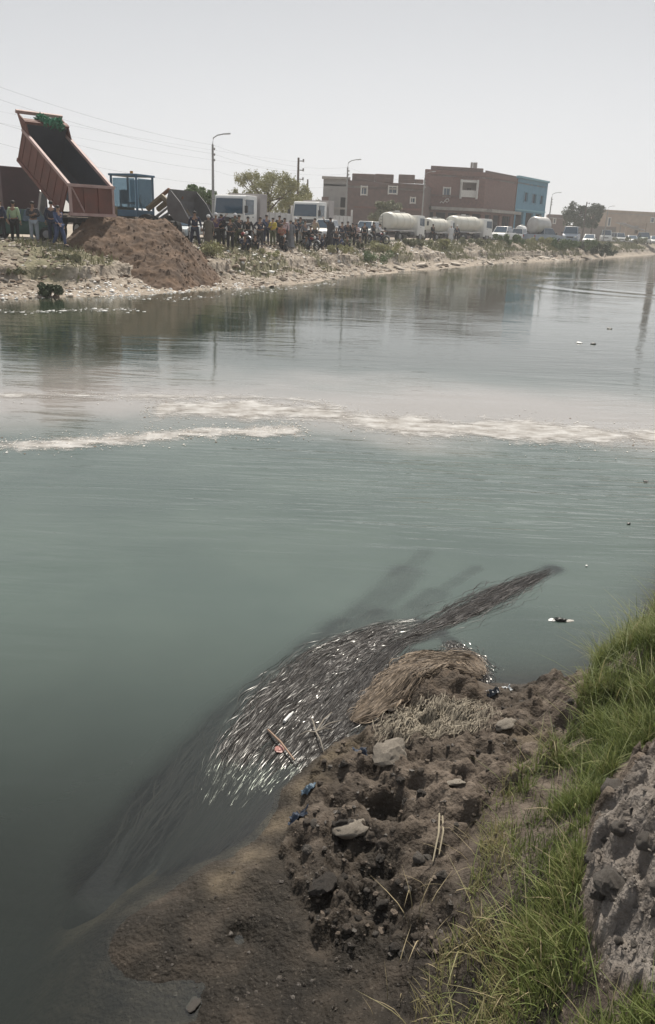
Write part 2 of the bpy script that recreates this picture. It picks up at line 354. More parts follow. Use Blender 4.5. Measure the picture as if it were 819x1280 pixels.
beach = (ss(-.3, .2, V2) * ss(1.3, .5, V2)) * ss(-.3, .3, fbm(X * .35, Y * .35, 2, 61) + .35)
weedy = .8 * ss(1.8, 2.8, V2) * ss(7.2, 5.2, V2) * ss(.02, .35, fbm(X * .35, Y * .35, 3, 90) + .22 * ss(45, 75, Y))
far_bank = link('far_bank', np_mesh('far_bank', np.stack([X, Y, Z], -1).reshape(-1, 3), grid_faces(len(us), len(vs)), True, {'beach': beach.ravel(), 'weedy': weedy.ravel()}), None, bank_material())
props(far_bank, kind='structure')
def far_uv(U, V):
    bx = np.interp(U, sF, FAR[:, 0]); by = np.interp(U, sF, FAR[:, 1]); X = bx + V * NF[0]; Y = by + V * NF[1]
    return X, Y, zfar(X, Y, U, V)
def far_v_at(px, D):     # distance inland from the far waterline of the place seen at column px at distance D
    return -float(sdist(np.array([atY(px, D)]), np.array([D]), FAR)[0])
# ---- ground beyond and road
us2 = np.concatenate([np.arange(0, sF[-1], 8)])
vs2 = np.array([7.5, 9, 14, 20, 40, 90, 300, 1200, 5000])
X, Y, Z = strip(FAR, NF, us2, vs2, lambda X, Y, U, V: 1.772 + 0 * X)
props(link('ground', np_mesh('ground', np.stack([X, Y, Z], -1).reshape(-1, 3), grid_faces(len(us2), len(vs2))), None, mat('dusty_ground', (.36, .31, .25), .95, (.24, .20, .155), .4, .3, 5)), kind='structure')
X, Y, Z = strip(FAR, NF, us2, np.array([8.0, 9.5, 12, 14.5]), lambda X, Y, U, V: 1.784 + 0 * X)
props(link('road', np_mesh('road', np.stack([X, Y, Z], -1).reshape(-1, 3), grid_faces(len(us2), 4)), None, mat('dusty_asphalt', (.16, .145, .13), .9, (.07, .066, .062), .7, .3, 20)), kind='structure')
mb = MB(); mb.add([(-900, -700, -1.6), (2500, -700, -1.6), (2500, 2600, -1.6), (-900, 2600, -1.6)], [(0, 1, 2, 3)])
props(mb.build('canal_bed', mat('silt_bed', (.10, .085, .06), .9)), kind='structure')

# ---- submerged weed mass (where the weed streams) : density field from guide lines given as pixels on the water surface
def gl(pts): return np.array([at(a, b, 0)[:2] for a, b in pts])
GUIDES = [  # (line, half width m, strength)
    (gl([(205, 1085), (270, 1000), (330, 900), (400, 830), (480, 785), (520, 780)]), .20, 1.0),
    (gl([(235, 1090), (320, 990), (390, 900), (440, 850), (500, 800), (545, 790)]), .17, 1.0),
    (gl([(280, 1075), (350, 1000), (430, 900), (470, 850), (520, 815)]), .10, .9),
    (gl([(495, 802), (560, 775), (620, 745), (692, 711)]), .15, .9),
    (gl([(560, 800), (590, 830), (610, 860)]), .13, .9)]
DARK = [(gl([(130, 1090), (250, 950), (350, 860), (440, 785)]), .34, .95), (gl([(420, 800), (480, 745), (510, 715)]), .26, .85), (gl([(490, 735), (532, 690)]), .13, .7), (gl([(480, 790), (545, 742)]), .20, .9), (gl([(530, 752), (596, 710)]), .10, .8), (gl([(150, 1080), (290, 900), (400, 810), (480, 770)]), .3, .95)]
def dens(X, Y, gs):
    d = np.zeros(X.shape)
    for ln, hw, st in gs:
        dd = np.abs(sdist(X, Y, ln)); d = np.maximum(d, st * ss(1.25, .35, dd / hw))
    return d
# ---- water
def axis(lo, a, b, hi, fine, g=1.25):
    c = list(np.arange(a, b, fine)); s = fine; x = a
    while x > lo: s *= g; x -= s; c.insert(0, x)
    s = fine; x = c[-1]
    while x < hi: s *= g; x += s; c.append(x)
    return np.array(c)
wx = axis(-900, -1.8, 3.4, 2300, .03); wy = axis(-300, 1.2, 8.2, 2400, .035)
WX, WY = np.meshgrid(wx, wy, indexing='ij')
zb, _ = Hbase(WX, WY); inn = (WX > PX0) & (WX < PX1) & (WY > PY0) & (WY < PY1)
depth = np.maximum(-zb, 0)
depth = np.where(inn, depth, np.maximum(depth, .0))
dfar = -sdist(WX, WY, FAR); depth = np.minimum(depth, np.where(dfar > -3, np.maximum(-dfar * .3, 0), 9))
nz_ = fbm(WX * 3, WY * 3, 3, 55)
ws = dens(WX, WY, GUIDES); wd = dens(WX, WY, DARK)
wlow = .045 * ss(4.2, 3.2, WY) + .02 * ss(.0, -.7, WX)
wdep = .012 + wlow + .5 * (1 - np.clip(ws + .18 * nz_, 0, 1)) ** 1.2
ddep = .045 + .5 * (1 - np.clip(wd + .15 * nz_, 0, 1))
depth_eff = np.minimum(depth, np.minimum(np.where(ws > .02, wdep, 9), np.where(wd > .02, ddep, 9)))
def water_material():
    m = bpy.data.materials.new('canal_water'); m.use_nodes = True; n = m.node_tree.nodes; l = m.node_tree.links; n.clear()
    out = n.new('ShaderNodeOutputMaterial'); tc = n.new('ShaderNodeTexCoord'); sp = n.new('ShaderNodeSeparateXYZ'); l.new(tc.outputs['Object'], sp.inputs[0])
    def math_(op, a, b=None, c=None, clamp=False):
        x = n.new('ShaderNodeMath'); x.operation = op; x.use_clamp = clamp
        for i, q in enumerate((a, b, c)):
            if q is None: continue
            if isinstance(q, (int, float)): x.inputs[i].default_value = q
            else: l.new(q, x.inputs[i])
        return x.outputs[0]
    def noise(scale, vec_scale=(1, 1, 1), rot=0, det=4, dist=0, rough=.5):
        mp = n.new('ShaderNodeMapping'); mp.inputs['Scale'].default_value = vec_scale; mp.inputs['Rotation'].default_value = (0, 0, rot); l.new(tc.outputs['Object'], mp.inputs[0])
        x = n.new('ShaderNodeTexNoise'); x.inputs['Scale'].default_value = scale; x.inputs['Detail'].default_value = det; x.inputs['Distortion'].default_value = dist; x.inputs['Roughness'].default_value = rough
        l.new(mp.outputs[0], x.inputs['Vector']); return x.outputs['Fac']
    def rng(src, a, b, c=0, d=1):
        x = n.new('ShaderNodeMapRange'); x.interpolation_type = 'SMOOTHSTEP'; l.new(src, x.inputs[0]); x.inputs[1].default_value = a; x.inputs[2].default_value = b; x.inputs[3].default_value = c; x.inputs[4].default_value = d; return x.outputs[0]
    dp = n.new('ShaderNodeAttribute'); dp.attribute_name = 'depth'
    # colour of the suspended matter: green-grey with a vignette painted in near, beige silt plume across the middle of the canal
    Yw = math_('ADD', sp.outputs[1], math_('MULTIPLY', math_('SUBTRACT', noise(.25, (1, 1, 1), 0, 4), .5), 6.0))
    plume = math_('MULTIPLY', rng(Yw, 10.8, 13.5), rng(Yw, 18.5, 14.2))
    green = n.new('ShaderNodeMix'); green.data_type = 'RGBA'; l.new(rng(noise(.5), .3, .7), green.inputs[0]); green.inputs[6].default_value = (.060, .083, .074, 1); green.inputs[7].default_value = (.079, .105, .092, 1)
    mx = n.new('ShaderNodeMix'); mx.data_type = 'RGBA'; cl = n.new('ShaderNodeMix'); cl.data_type = 'RGBA'; l.new(rng(math_('ADD', sp.outputs[1], math_('MULTIPLY', noise(.6), 1.0)), 3.2, 7.0), cl.inputs[0]); cl.inputs[6].default_value = (.013, .016, .013, 1); l.new(green.outputs[2], cl.inputs[7])   # painted vignette: water colour darkened towards the near bank
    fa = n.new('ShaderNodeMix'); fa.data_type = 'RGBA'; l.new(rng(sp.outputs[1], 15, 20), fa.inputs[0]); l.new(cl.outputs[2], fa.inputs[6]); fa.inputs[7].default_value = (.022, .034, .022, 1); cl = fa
    l.new(plume, mx.inputs[0]); l.new(cl.outputs[2], mx.inputs[6]); mx.inputs[7].default_value = (.25, .235, .22, 1)
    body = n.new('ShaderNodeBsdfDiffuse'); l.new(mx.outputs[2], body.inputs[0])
    tr = n.new('ShaderNodeBsdfTransparent'); tr.inputs[0].default_value = (.86, .9, .86, 1)
    murk = math_('SUBTRACT', 1, math_('EXPONENT', math_('MULTIPLY', dp.outputs['Fac'], -8.0)))
    ms = n.new('ShaderNodeMixShader'); l.new(murk, ms.inputs[0]); l.new(tr.outputs[0], ms.inputs[1]); l.new(body.outputs[0], ms.inputs[2])
    # ripples: long low wavelets crossing the view, finer chop, and rings spreading on the right
    ctr = n.new('ShaderNodeCombineXYZ')
    r1 = noise(1.0, (.35, 1.7, 1), .12, 3, .6); r2 = noise(3.0, (.5, 1.8, 1), -.15, 3, .3); r3 = noise(14, (.7, 1.6, 1), .05, 2)
    cx, cy = (at(835, 362)[0], at(835, 362)[1])
    dx = math_('SUBTRACT', sp.outputs[0], float(cx)); dy = math_('SUBTRACT', sp.outputs[1], float(cy))
    rr = math_('SQRT', math_('ADD', math_('MULTIPLY', dx, dx), math_('MULTIPLY', dy, dy)))
    ring = math_('MULTIPLY', math_('SINE', math_('MULTIPLY', rr, 1.9)), math_('MULTIPLY', rng(rr, 11.5, 8.5), rng(rr, 3, 8)))
    calm = rng(sp.outputs[1], 10, 24, 1.0, .5)
    mid = math_('MULTIPLY', rng(sp.outputs[1], 6.2, 8.5), rng(sp.outputs[1], 13.5, 11))
    patch = rng(noise(.22, (1, .8, 1), 0, 2), .42, .62, .35, 1.25)
    h = math_('ADD', math_('MULTIPLY', math_('ADD', math_('MULTIPLY', r1, .022), math_('MULTIPLY', r2, .008)), math_('MULTIPLY', calm, patch)), math_('MULTIPLY', r3, .0009))
    # curved wavelets in the middle water running off to the right
    w1 = noise(1.5, (.26, 2.1, 1), .20, 3, 1.2); w2 = noise(2.6, (.3, 2.0, 1), -.10, 2, .8)
    h = math_('ADD', h, math_('MULTIPLY', math_('MULTIPLY', math_('ADD', w1, math_('MULTIPLY', w2, .5)), mid), math_('MULTIPLY', rng(sp.outputs[0], -3.5, 3.5, .25, 1.3), .025)))
    h = math_('ADD', h, math_('MULTIPLY', ring, .012))
    bp = n.new('ShaderNodeBump'); bp.inputs['Strength'].default_value = 1; bp.inputs['Distance'].default_value = 1; l.new(h, bp.inputs['Height'])
    gl_ = n.new('ShaderNodeBsdfGlossy'); gl_.inputs['Roughness'].default_value = .05; gl_.inputs['Color'].default_value = (1, 1, 1, 1); l.new(bp.outputs[0], gl_.inputs['Normal'])
    fr = n.new('ShaderNodeFresnel'); fr.inputs['IOR'].default_value = 1.42; l.new(bp.outputs[0], fr.inputs['Normal'])
    fs = n.new('ShaderNodeMixShader'); l.new(fr.outputs[0], fs.inputs[0]); l.new(ms.outputs[0], fs.inputs[1]); l.new(gl_.outputs[0], fs.inputs[2])
    l.new(fs.outputs[0], out.inputs['Surface']); return m
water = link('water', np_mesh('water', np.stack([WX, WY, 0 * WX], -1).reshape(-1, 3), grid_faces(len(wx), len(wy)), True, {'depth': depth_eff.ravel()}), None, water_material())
props(water, kind='structure')
# ================================================================= BUILDINGS, POLES, TREES
brick_red = mat('red_brick', (.21, .115, .092), .92, (.135, .08, .068), 3, .4, 14)
brick_dim = mat('weathered_brick', (.165, .108, .092), .92, (.11, .078, .07), 2, .4, 14)
concrete = mat('raw_concrete', (.36, .33, .30), .9, (.25, .23, .21), 1.5, .3, 10)
plaster = mat('grey_plaster', (.30, .29, .28), .9, (.22, .21, .205), 1.2, .2, 10)
bluepaint = mat('blue_painted_wall', (.10, .26, .36), .8, (.07, .20, .29), 1.0, .2, 8)
paleframe = mat('pale_frame', (.62, .60, .56), .7, (.5, .48, .45), 5)
darkhole = mat('dark_interior', (.03, .03, .035), .9, (.02, .02, .022), 2)
glassdark = mat('dark_glass', (.035, .075, .115), .08, (.025, .05, .08), 2, spec=.8)
mud_wall = mat('tan_wall', (.40, .30, .22), .95, (.30, .22, .16), .8, .4, 6)
def cells(p0, p1, z0, z1, ops, th):
    """wall from p0 to p1 with real openings (u0,u1,za,zb); returns builder and frame data"""
    p0 = Vector((*p0, 0)); p1 = Vector((*p1, 0)); d = (p1 - p0); L = d.length; d.normalize(); nrm = Vector((d.y, -d.x, 0))
    us = sorted({0, L, *[o[0] for o in ops], *[o[1] for o in ops]}); zs = sorted({z0, z1, *[o[2] for o in ops], *[o[3] for o in ops]})
    mb = MB(); rot = Matrix.Rotation(math.atan2(d.y, d.x), 3, 'Z')
    V = {}; 
    for i in range(len(us) - 1):
        for j in range(len(zs) - 1):
            uc = (us[i] + us[i + 1]) / 2; zc = (zs[j] + zs[j + 1]) / 2
            if any(o[0] < uc < o[1] and o[2] < zc < o[3] for o in ops): continue
            a = p0 + d * uc - nrm * th / 2
            mb.box((a.x, a.y, zc), (us[i + 1] - us[i], th, zs[j + 1] - zs[j]), rot)
    return mb, p0, d, nrm, rot
def window(par, p0, d, nrm, rot, o, fm=None, glass=None, mull=True, name='window'):
    c = p0 + d * (o[0] + o[1]) / 2 + nrm * .02; w_, h_ = o[1] - o[0], o[3] - o[2]; zc = (o[2] + o[3]) / 2; f = .16
    mb = MB()
    for s in (-1, 1):
        q = c + d * s * (w_ / 2 + f / 2 - .05); mb.box((q.x, q.y, zc), (f, .18, h_ + 2 * f), rot)
        mb.box((c.x, c.y, zc + s * (h_ / 2 + f / 2 - .05)), (w_ - .1, .17, f), rot)
    wo_ = mb.build(name, fm or paleframe, par)
    q = c - nrm * .22; g = MB(); g.box((q.x, q.y, zc), (w_ - .02, .03, h_ - .02), rot); g.build('pane', glass or glassdark, wo_)
    if mull:
        g = MB(); q = c - nrm * .17; g.box((q.x, q.y, zc), (.06, .05, h_ - .06), rot); g.build('mullion', fm or paleframe, wo_)
def P2(px, D): return Vector((atY(px, D, 4), D, 0))
# --- left unfinished brick house
b1 = empty('brick_house', P2(465, 122), 0, 'unfinished dark brick house with broken parapet and pale framed windows, left of the taller one', 'building')
def loc(par, v): return Vector(v) - par.location
def houseparts(par, corners, z0, z1, depth_vec, ops_list, wm, th=.35, roof=True):
    o = par.location
    cs = [Vector(c) - Vector((o.x, o.y, 0)) for c in corners]
    for (a, b, ops) in zip(cs[:-1], cs[1:], ops_list):
        mb, p0, d, nrm, rot = cells(a.xy, b.xy, z0, z1, [q[:4] for q in ops], th)
        mb.build('wall', wm, par)
        for q in ops:
            if len(q) > 4 and q[4] == 'none': continue
            if len(q) > 4 and q[4] == 'dark': 
                c = p0 + d * (q[0] + q[1]) / 2 - nrm * 1.6; g = MB(); g.box((c.x, c.y, (q[2] + q[3]) / 2), (q[1] - q[0] + 1, .1, q[3] - q[2] + .6), rot); g.build('opening', darkhole, par); continue
            window(par, p0, d, nrm, rot, q, bluepaint if wm is bluepaint else None)
    dv = Vector(depth_vec)
    mb = MB()
    for a, b in ((cs[0], cs[0] + dv), (cs[-1] + dv, cs[-1]), (cs[0] + dv, cs[-1] + dv)):
        d = (b - a); L = d.length; m_ = (a + b) / 2; mb.box((m_.x, m_.y, (z0 + z1) / 2), (L - .4, th, z1 - z0), Matrix.Rotation(math.atan2(d.y, d.x), 3, 'Z'))
    mb.build('wall', wm, par)
    if roof:
        poly = [c for c in cs] + [cs[-1] + dv, cs[0] + dv]; n = len(poly)
        mb = MB(); mb.add([(p.x, p.y, z1 - .9) for p in poly] + [(p.x, p.y, z1 - .65) for p in poly], [tuple(range(n)), tuple(range(n, 2 * n))] + [(i, (i + 1) % n, n + (i + 1) % n, n + i) for i in range(n)])
        mb.build('roof', concrete, par)
    return cs
b1.location.z = 0
A, B, C_ = P2(404, 121), P2(433, 121), P2(527, 124)
def hz(y, px, D):      # height of the place seen at pixel (px, y) at distance D
    d = R @ np.array([(px - 409.5) / FPX, (640 - y) / FPX, -1.0]); return 3 + d[2] / d[1] * D
zA = hz(224, 420, 121); zB = hz(219, 480, 122)
LA = (B - A).length; LB = (C_ - B).length
houseparts(b1, [A, B], 1.7, zA, (2, 9, 0), [[(LA * .72, LA * .94, 4.0, 6.8, 'dark')]], plaster)
u = lambda px, D=122: (P2(px, D) - B).length
houseparts(b1, [B, C_], 1.7, zB - .9, (2, 10, 0), [[(u(449) - .1, u(455) + .1, hz(243, 452, 122), hz(233.5, 452, 122)), (u(485), u(496), hz(241.5, 490, 122), hz(233, 490, 122)), (u(515), u(521), hz(253, 518, 122), hz(247, 518, 122))]], brick_dim)
def seg_box(par, name, pa, pb, z0, z1, th, m, off=0.0, bev=0.0):
    a = Vector((pa[0] - par.location.x, pa[1] - par.location.y, 0)); b = Vector((pb[0] - par.location.x, pb[1] - par.location.y, 0)); d = b - a; c = (a + b) / 2
    n_ = Vector((d.y, -d.x, 0)).normalized(); c += n_ * off
    mb = MB(); mb.box((c.x, c.y, (z0 + z1) / 2), (d.length, th, z1 - z0), Matrix.Rotation(math.atan2(d.y, d.x), 3, 'Z')); return mb.build(name, m, par, bev)
# parapet built as broken stretches
for (x0, x1, yt) in ((438, 466, 217), (466, 489, 217.5), (495, 515, 218), (515, 526, 224)):
    seg_box(b1, 'parapet', P2(x0, 122.4), P2(x1, 122.4), zB - .92, hz(yt, (x0 + x1) / 2, 122.4), .3, brick_dim, -.05, .12)
seg_box(b1, 'roof_slab', P2(401, 121), P2(436, 121), zA + .003, zA + .32, 1.3, concrete, -.3)
seg_box(b1, 'side_wall', P2(401.5, 119), P2(410, 119), 1.7, hz(246, 404, 119), .4, brick_dim)
seg_box(b1, 'floor_band', P2(433, 121.5), P2(527, 123.5), 5.5, 5.75, .25, brick_red, .28)
seg_box(b1, 'floor_band', P2(404, 120.7), P2(433, 120.7), 5.2, 5.45, .22, concrete, .12)
# --- right taller brick house
b2 = empty('brick_house', (P2(590, 136).x, 136, 0), 0, 'tall red brick house with recessed balcony and long canopy, joined to the blue building', 'building')
A, B, C_ = P2(528, 133), P2(602, 135), P2(640, 146)
zt = hz(213, 560, 134); L1 = (B - A).length; L2 = (C_ - B).length; u = lambda px: L1 * (px - 528) / 74; u2 = lambda px: L2 * (px - 602) / 38
zc_ = hz(263, 560, 134)
gops = [(u(x0), u(x1), 1.75, zc_ - .35, 'dark') for x0, x1 in ((530, 541), (544, 556), (559, 571), (574, 586), (589, 600))]
houseparts(b2, [A, B, C_], 1.7, zt, (3, 12, 0), [[(u(551), u(559), hz(245, 555, 134), hz(235, 555, 134)), (u(573), u(591), hz(246, 582, 134), hz(228, 582, 134), 'none')] + gops,
    [(u2(605), u2(612), 1.75, zc_ - .35, 'dark'), (u2(615), u2(623), 1.75, zc_ - .35, 'dark'), (u2(626), u2(637), 1.75, zc_ - .35, 'dark')]], brick_red)
seg_box(b2, 'canopy', P2(534, 132.7), P2(602.5, 134.7), zc_, zc_ + .45, 1.6, concrete, .6)
seg_box(b2, 'canopy', P2(602.5, 135), P2(640, 145.8), zc_ + .01, zc_ + .44, 1.6, concrete, .6)
# balcony: recessed back wall, door, frame, parapet
z0, z1 = hz(246, 582, 134), hz(228, 582, 134)
seg_box(b2, 'balcony_wall', P2(571, 136.4), P2(593, 136.9), z0 - .3, z1 + .3, .2, mat('pink_plaster', (.50, .38, .33), .9, (.42, .31, .27), 1.5))
seg_box(b2, 'door', P2(580, 136.2), P2(585, 136.3), z0, z1 - .7, .12, mat('brown_door', (.12, .07, .05), .7))
seg_box(b2, 'balcony_parapet', P2(573, 133.8), P2(591, 134.3), z0 - .05, z0 + .95, .16, paleframe, .15)
for x_ in (571.6, 591.4): seg_box(b2, 'balcony_pier', P2(x_, 133.7), P2(x_ + 1.3, 133.8), z0 - .3, z1 + .4, .3, paleframe, .1)
seg_box(b2, 'balcony_lintel', P2(571, 133.8), P2(593, 134.3), z1, z1 + .35, .3, paleframe, .16)
seg_box(b2, 'parapet', P2(534, 133.4), P2(598, 135), zt + .002, zt + .55, .28, brick_dim, -.1, .08)
seg_box(b2, 'parapet', P2(602, 135.3), P2(639, 146), zt + .001, zt + .3, .28, brick_dim, -.1, .05)
seg_box(b2, 'floor_band', P2(528, 132.8), P2(572, 134), zc_ + 2.0, zc_ + 2.2, .2, brick_dim, .05)
for i, x_ in enumerate((583, 586, 588.5)):
    a = P2(x_, 136.5); q = a - b2.location; mb = MB(); mb.box((q.x, q.y, zt + .9), (.3, .3, 1.1)); mb.build('roof_column', concrete, b2)
# painted scrawl below the window (pale mark on the brick)
P_ = P2(553.5, 133.0) - b2.location; zz = hz(251, 553, 133)
mb = MB(); mb.path([(P_.x + a * .9, P_.y - .02 , zz + b * .9) for a, b in ((-.75, -.35), (-.5, -.1), (-.2, -.35), (.05, 0), (.3, .3), (.62, .35), (.75, .05), (.45, -.2), (.2, -.05))], .07, 5); mb.build('painted_scrawl', paleframe, b2)
# --- blue building
b3 = empty('blue_building', (P2(660, 152).x, 152, 0), 0, 'blue painted building with three narrow dark windows at the right end of the brick house', 'building')
A, B = P2(640.5, 146.3), P2(678, 159); L1 = (B - A).length; u3 = lambda px: L1 * (px - 640.5) / 37.5; zt3 = hz(221.5, 640.5, 146.3)
zg = hz(266, 658, 152)
houseparts(b3, [A, B], 1.7, zt3, (-1, 9, 0), [[(u3(650), u3(654.5), hz(252, 652, 150), hz(240, 652, 150)), (u3(659.5), u3(665), hz(254, 662, 153), hz(242, 662, 153)), (u3(670), u3(674), hz(255, 672, 156), hz(244, 672, 156)),
    (u3(643), u3(652), 1.75, zg, 'dark'), (u3(655), u3(664), 1.75, zg, 'dark'), (u3(667), u3(675), 1.75, zg, 'dark')]], bluepaint)
seg_box(b3, 'cornice', A, B, zt3 + .002, zt3 + .3, .6, mat('pale_blue_trim', (.2, .42, .5), .8), .1)
seg_box(b3, 'floor_band', A, B, zg + .25, zg + .5, .3, mat('pale_blue_trim', (.2, .42, .5)), .08)
# --- low buildings at far right
def low_house(name, px0, px1, D, ytop, label, m, ops=(), depth=14, cat='building'):
    e = empty(name, (P2((px0 + px1) / 2, D).x, D, 0), 0, label, cat)
    A, B = P2(px0, D), P2(px1, D + (px1 - px0) * .10); L = (B - A).length; z1 = hz(ytop, (px0 + px1) / 2, D)
    o = [(L * (a - px0) / (px1 - px0), L * (b - px0) / (px1 - px0), hz(y1, a, D), hz(y0, a, D)) + ((k,) if k else ()) for a, b, y0, y1, k in ops]
    houseparts(e, [A, B], 1.7, z1, (2, depth, 0), [o], m)
    return e, A, B, z1
low_house('long_wall_building', 744, 900, 225, 264.5, 'long low tan brick building at the far right behind the vans', mud_wall, [(757, 760, 272, 282, None), (808, 812, 271, 277, None), (782, 785, 282, 296, 'dark'), (840, 845, 272, 278, None)])
low_house('shed', 783, 806, 205, 278, 'small tan brick shed in front of the long low building', mud_wall, [(793, 797, 282, 292, 'dark')], 6, 'shed')
low_house('boundary_wall', 684, 708, 200, 268, 'reddish brick house beside the blue building', brick_dim, [(690, 693, 273, 279, None)], 10)
low_house('wall', 706, 760, 190, 282, 'grey brown boundary wall under the trees at right', mat('grey_brown_wall', (.24, .20, .165), .95), (), .6, 'wall')
low_house('wall', 340, 405, 118, 271, 'long tan wall behind the white trucks', mud_wall, (), .6, 'wall')
low_house('wall', 150, 300, 108, 272.5, 'brown wall behind the loader and the first street lamp', mat('brown_wall', (.27, .21, .16), .95), (), .6, 'wall')
low_house('wall', -160, 120, 100, 262, 'brown wall behind the tipping truck at the left edge', mat('brown_wall', (.27, .21, .16), .95), (), .6, 'wall')
# slanted tin awning near the vans
e = empty('awning', (atY(785, 196), 196, 1.78), .3, 'slanting pale tin awning roof beside the shed', 'awning')
mb = MB(); mb.box((0, 0, 3.6), (6.2, 3, .12), Matrix.Rotation(rad(13), 3, 'Y')); mb.build('roof_sheet', mat('tin', (.42, .42, .44), .5, (.3, .3, .31), 4), e)
for sx in (-2.6, 2.6): 
    mb = MB(); mb.path([(sx, 0, 0), (sx, 0, 3.6 - sx * .23)], .09, 6); mb.build('post', concrete, e)
# tall tapered brick chimney whose reflection lies on the right of the canal
e = empty('chimney', (atY(822, 250), 250, 1.75), 0, 'tall tapering brick chimney beyond the right edge, mirrored in the water', 'chimney')
mb = MB(); mb.path([(0, 0, 0), (0, 0, 11), (0, 0, 24)], [1.25, 1.05, .85], 20); mb.build('shaft', brick_dim, e, smooth=True)
mb = MB(); mb.path([(0, 0, 23.5), (0, 0, 24.4)], [1.0, 1.0], 20); mb.build('rim', concrete, e)

# ---- street lamps and utility poles
polewhite = mat('lamp_pole_grey', (.34, .34, .33), .6, (.24, .23, .22), 3); wood = mat('pole_wood', (.14, .11, .09), .9, (.09, .07, .06), 4); lampm = mat('lamp_head', (.5, .5, .5), .5)
porcelain = mat('porcelain', (.35, .33, .32), .4)
def street_lamp(px, D, h, label, arm=1):
    x, y, z = pt(px, D); e = empty('street_lamp', (x, y, 1.78), 0, label, 'street lamp', 'street lamps along the canal road')
    mb = MB(); mb.path([(0, 0, 0), (0, 0, 1.2), (0, 0, h * .9)], [.14, .11, .07], 10); mb.build('pole', polewhite, e, smooth=True)
    mb = MB(); mb.path([(0, 0, h * .9), (.05 * arm, 0, h * .96), (.35 * arm, -.1, h * .985), (.85 * arm, -.2, h)], [.038] * 4, 6); mb.build('arm', polewhite, e)
    mb = MB(); mb.box((1.05 * arm, -.25, h), (.42, .16, .09), Matrix.Rotation(-.1, 3, 'Y')); mb.build('lamp_head', lampm, e, .03)
    mb = MB(); mb.box((0, 0, .15), (.5, .5, .3)); mb.build('base', concrete, e, .03)
    for k in range(3): mb = MB(); mb.ell((.13, -.05, h * .86 - .35 * k), (.06, .06, .09), 6, 4); mb.build('insulator', porcelain, e)
    return Vector((x, y, 1.78 + h))
def hgt(px, D, ytop): return hz(ytop, px, D) - 1.78
L0 = street_lamp(-135, 36, 8.3, 'street lamp standing left of the tipping truck')
L1p = street_lamp(267, 60, hgt(267, 60, 167), 'nearest tall street lamp in front of the green tree')
L2p = street_lamp(431, 84, hgt(431, 84, 199), 'grey street lamp standing before the unfinished house with broken parapet')
L3p = street_lamp(525.5, 108, hgt(525, 108, 214), 'pale street lamp between the two brick houses')
L4p = street_lamp(683, 128, hgt(683, 128, 240), 'small street lamp right of the blue building')
L5p = street_lamp(754, 175, hgt(754, 175, 257), 'faint street lamp before the long low building')
def util_pole(px, D, ytop, label, k=3):
    x, y, z = pt(px, D); h = hgt(px, D, ytop); e = empty('utility_pole', (x, y, 1.78), 0, label, 'utility pole')
    mb = MB(); mb.path([(0, 0, 0), (0, 0, h)], [.16, .10], 8); mb.build('pole', wood, e, smooth=True)
    for i in range(k):
        zz = h - .3 - i * .85; mb = MB(); mb.path([(0, 0, zz), (.5, -.05, zz)], .05, 6); mb.path([(.5, -.05, zz - .1), (.5, -.05, zz + .18)], .09, 6); mb.build('insulator', porcelain, e)
    return Vector((x, y, 1.78 + h))
U1 = util_pole(371, 88, 197, 'tall dark utility pole with three insulators above the big olive tree')
U2 = util_pole(383, 118, 224, 'shorter dark utility pole just right of the tall one', 0)
U3 = util_pole(727, 168, 252, 'thin pole among the trees at the far right', 2)
U0 = Vector((atY(-260, 62), 62, 1.78 + 11))
e = empty('utility_pole', (U0.x, U0.y, 1.78), 0, 'utility pole beyond the left edge of the view', 'utility pole')
mb = MB(); mb.path([(0, 0, 0), (0, 0, 11)], [.17, .11], 8); mb.build('pole', wood, e)
cab_m = mat('cable', (.2, .2, .21), .8)
def wire(a, b, sag, label, dz=0.0, r=.0045):
    a = Vector(a) + Vector((0, 0, dz)); b = Vector(b) + Vector((0, 0, dz)); pts = []
    for i in range(25):
        t = i / 24; p = a.lerp(b, t); p.z -= sag * 4 * t * (1 - t); pts.append(p)
    mb = MB(); mb.path(pts, r, 4); o = mb.build('power_line', cab_m); props(o, label, 'power line', 'power lines over the road')
for i, dz in enumerate((-.7, -1.25, -2.3, -3.2)):
    wire(L0, L1p, .5, ('highest', 'second highest', 'third', 'lowest')[i] + ' of the four thin wires running left from the nearest street lamp', dz)
    if i < 3: wire(L1p, L2p, .6, ('highest', 'middle', 'lowest')[i] + ' of the three thin wires between the first and second street lamps', dz)
    if i < 2: wire(L2p, L3p, .6, ('upper', 'lower')[i] + ' of the two thin wires from the second lamp to the third', dz)
wire(U0, U1, .6, 'thin wire crossing the sky from the left edge to the tall utility pole', -.4)
wire(U0, U1, .6, 'lower thin wire crossing the sky to the tall utility pole', -1.25)

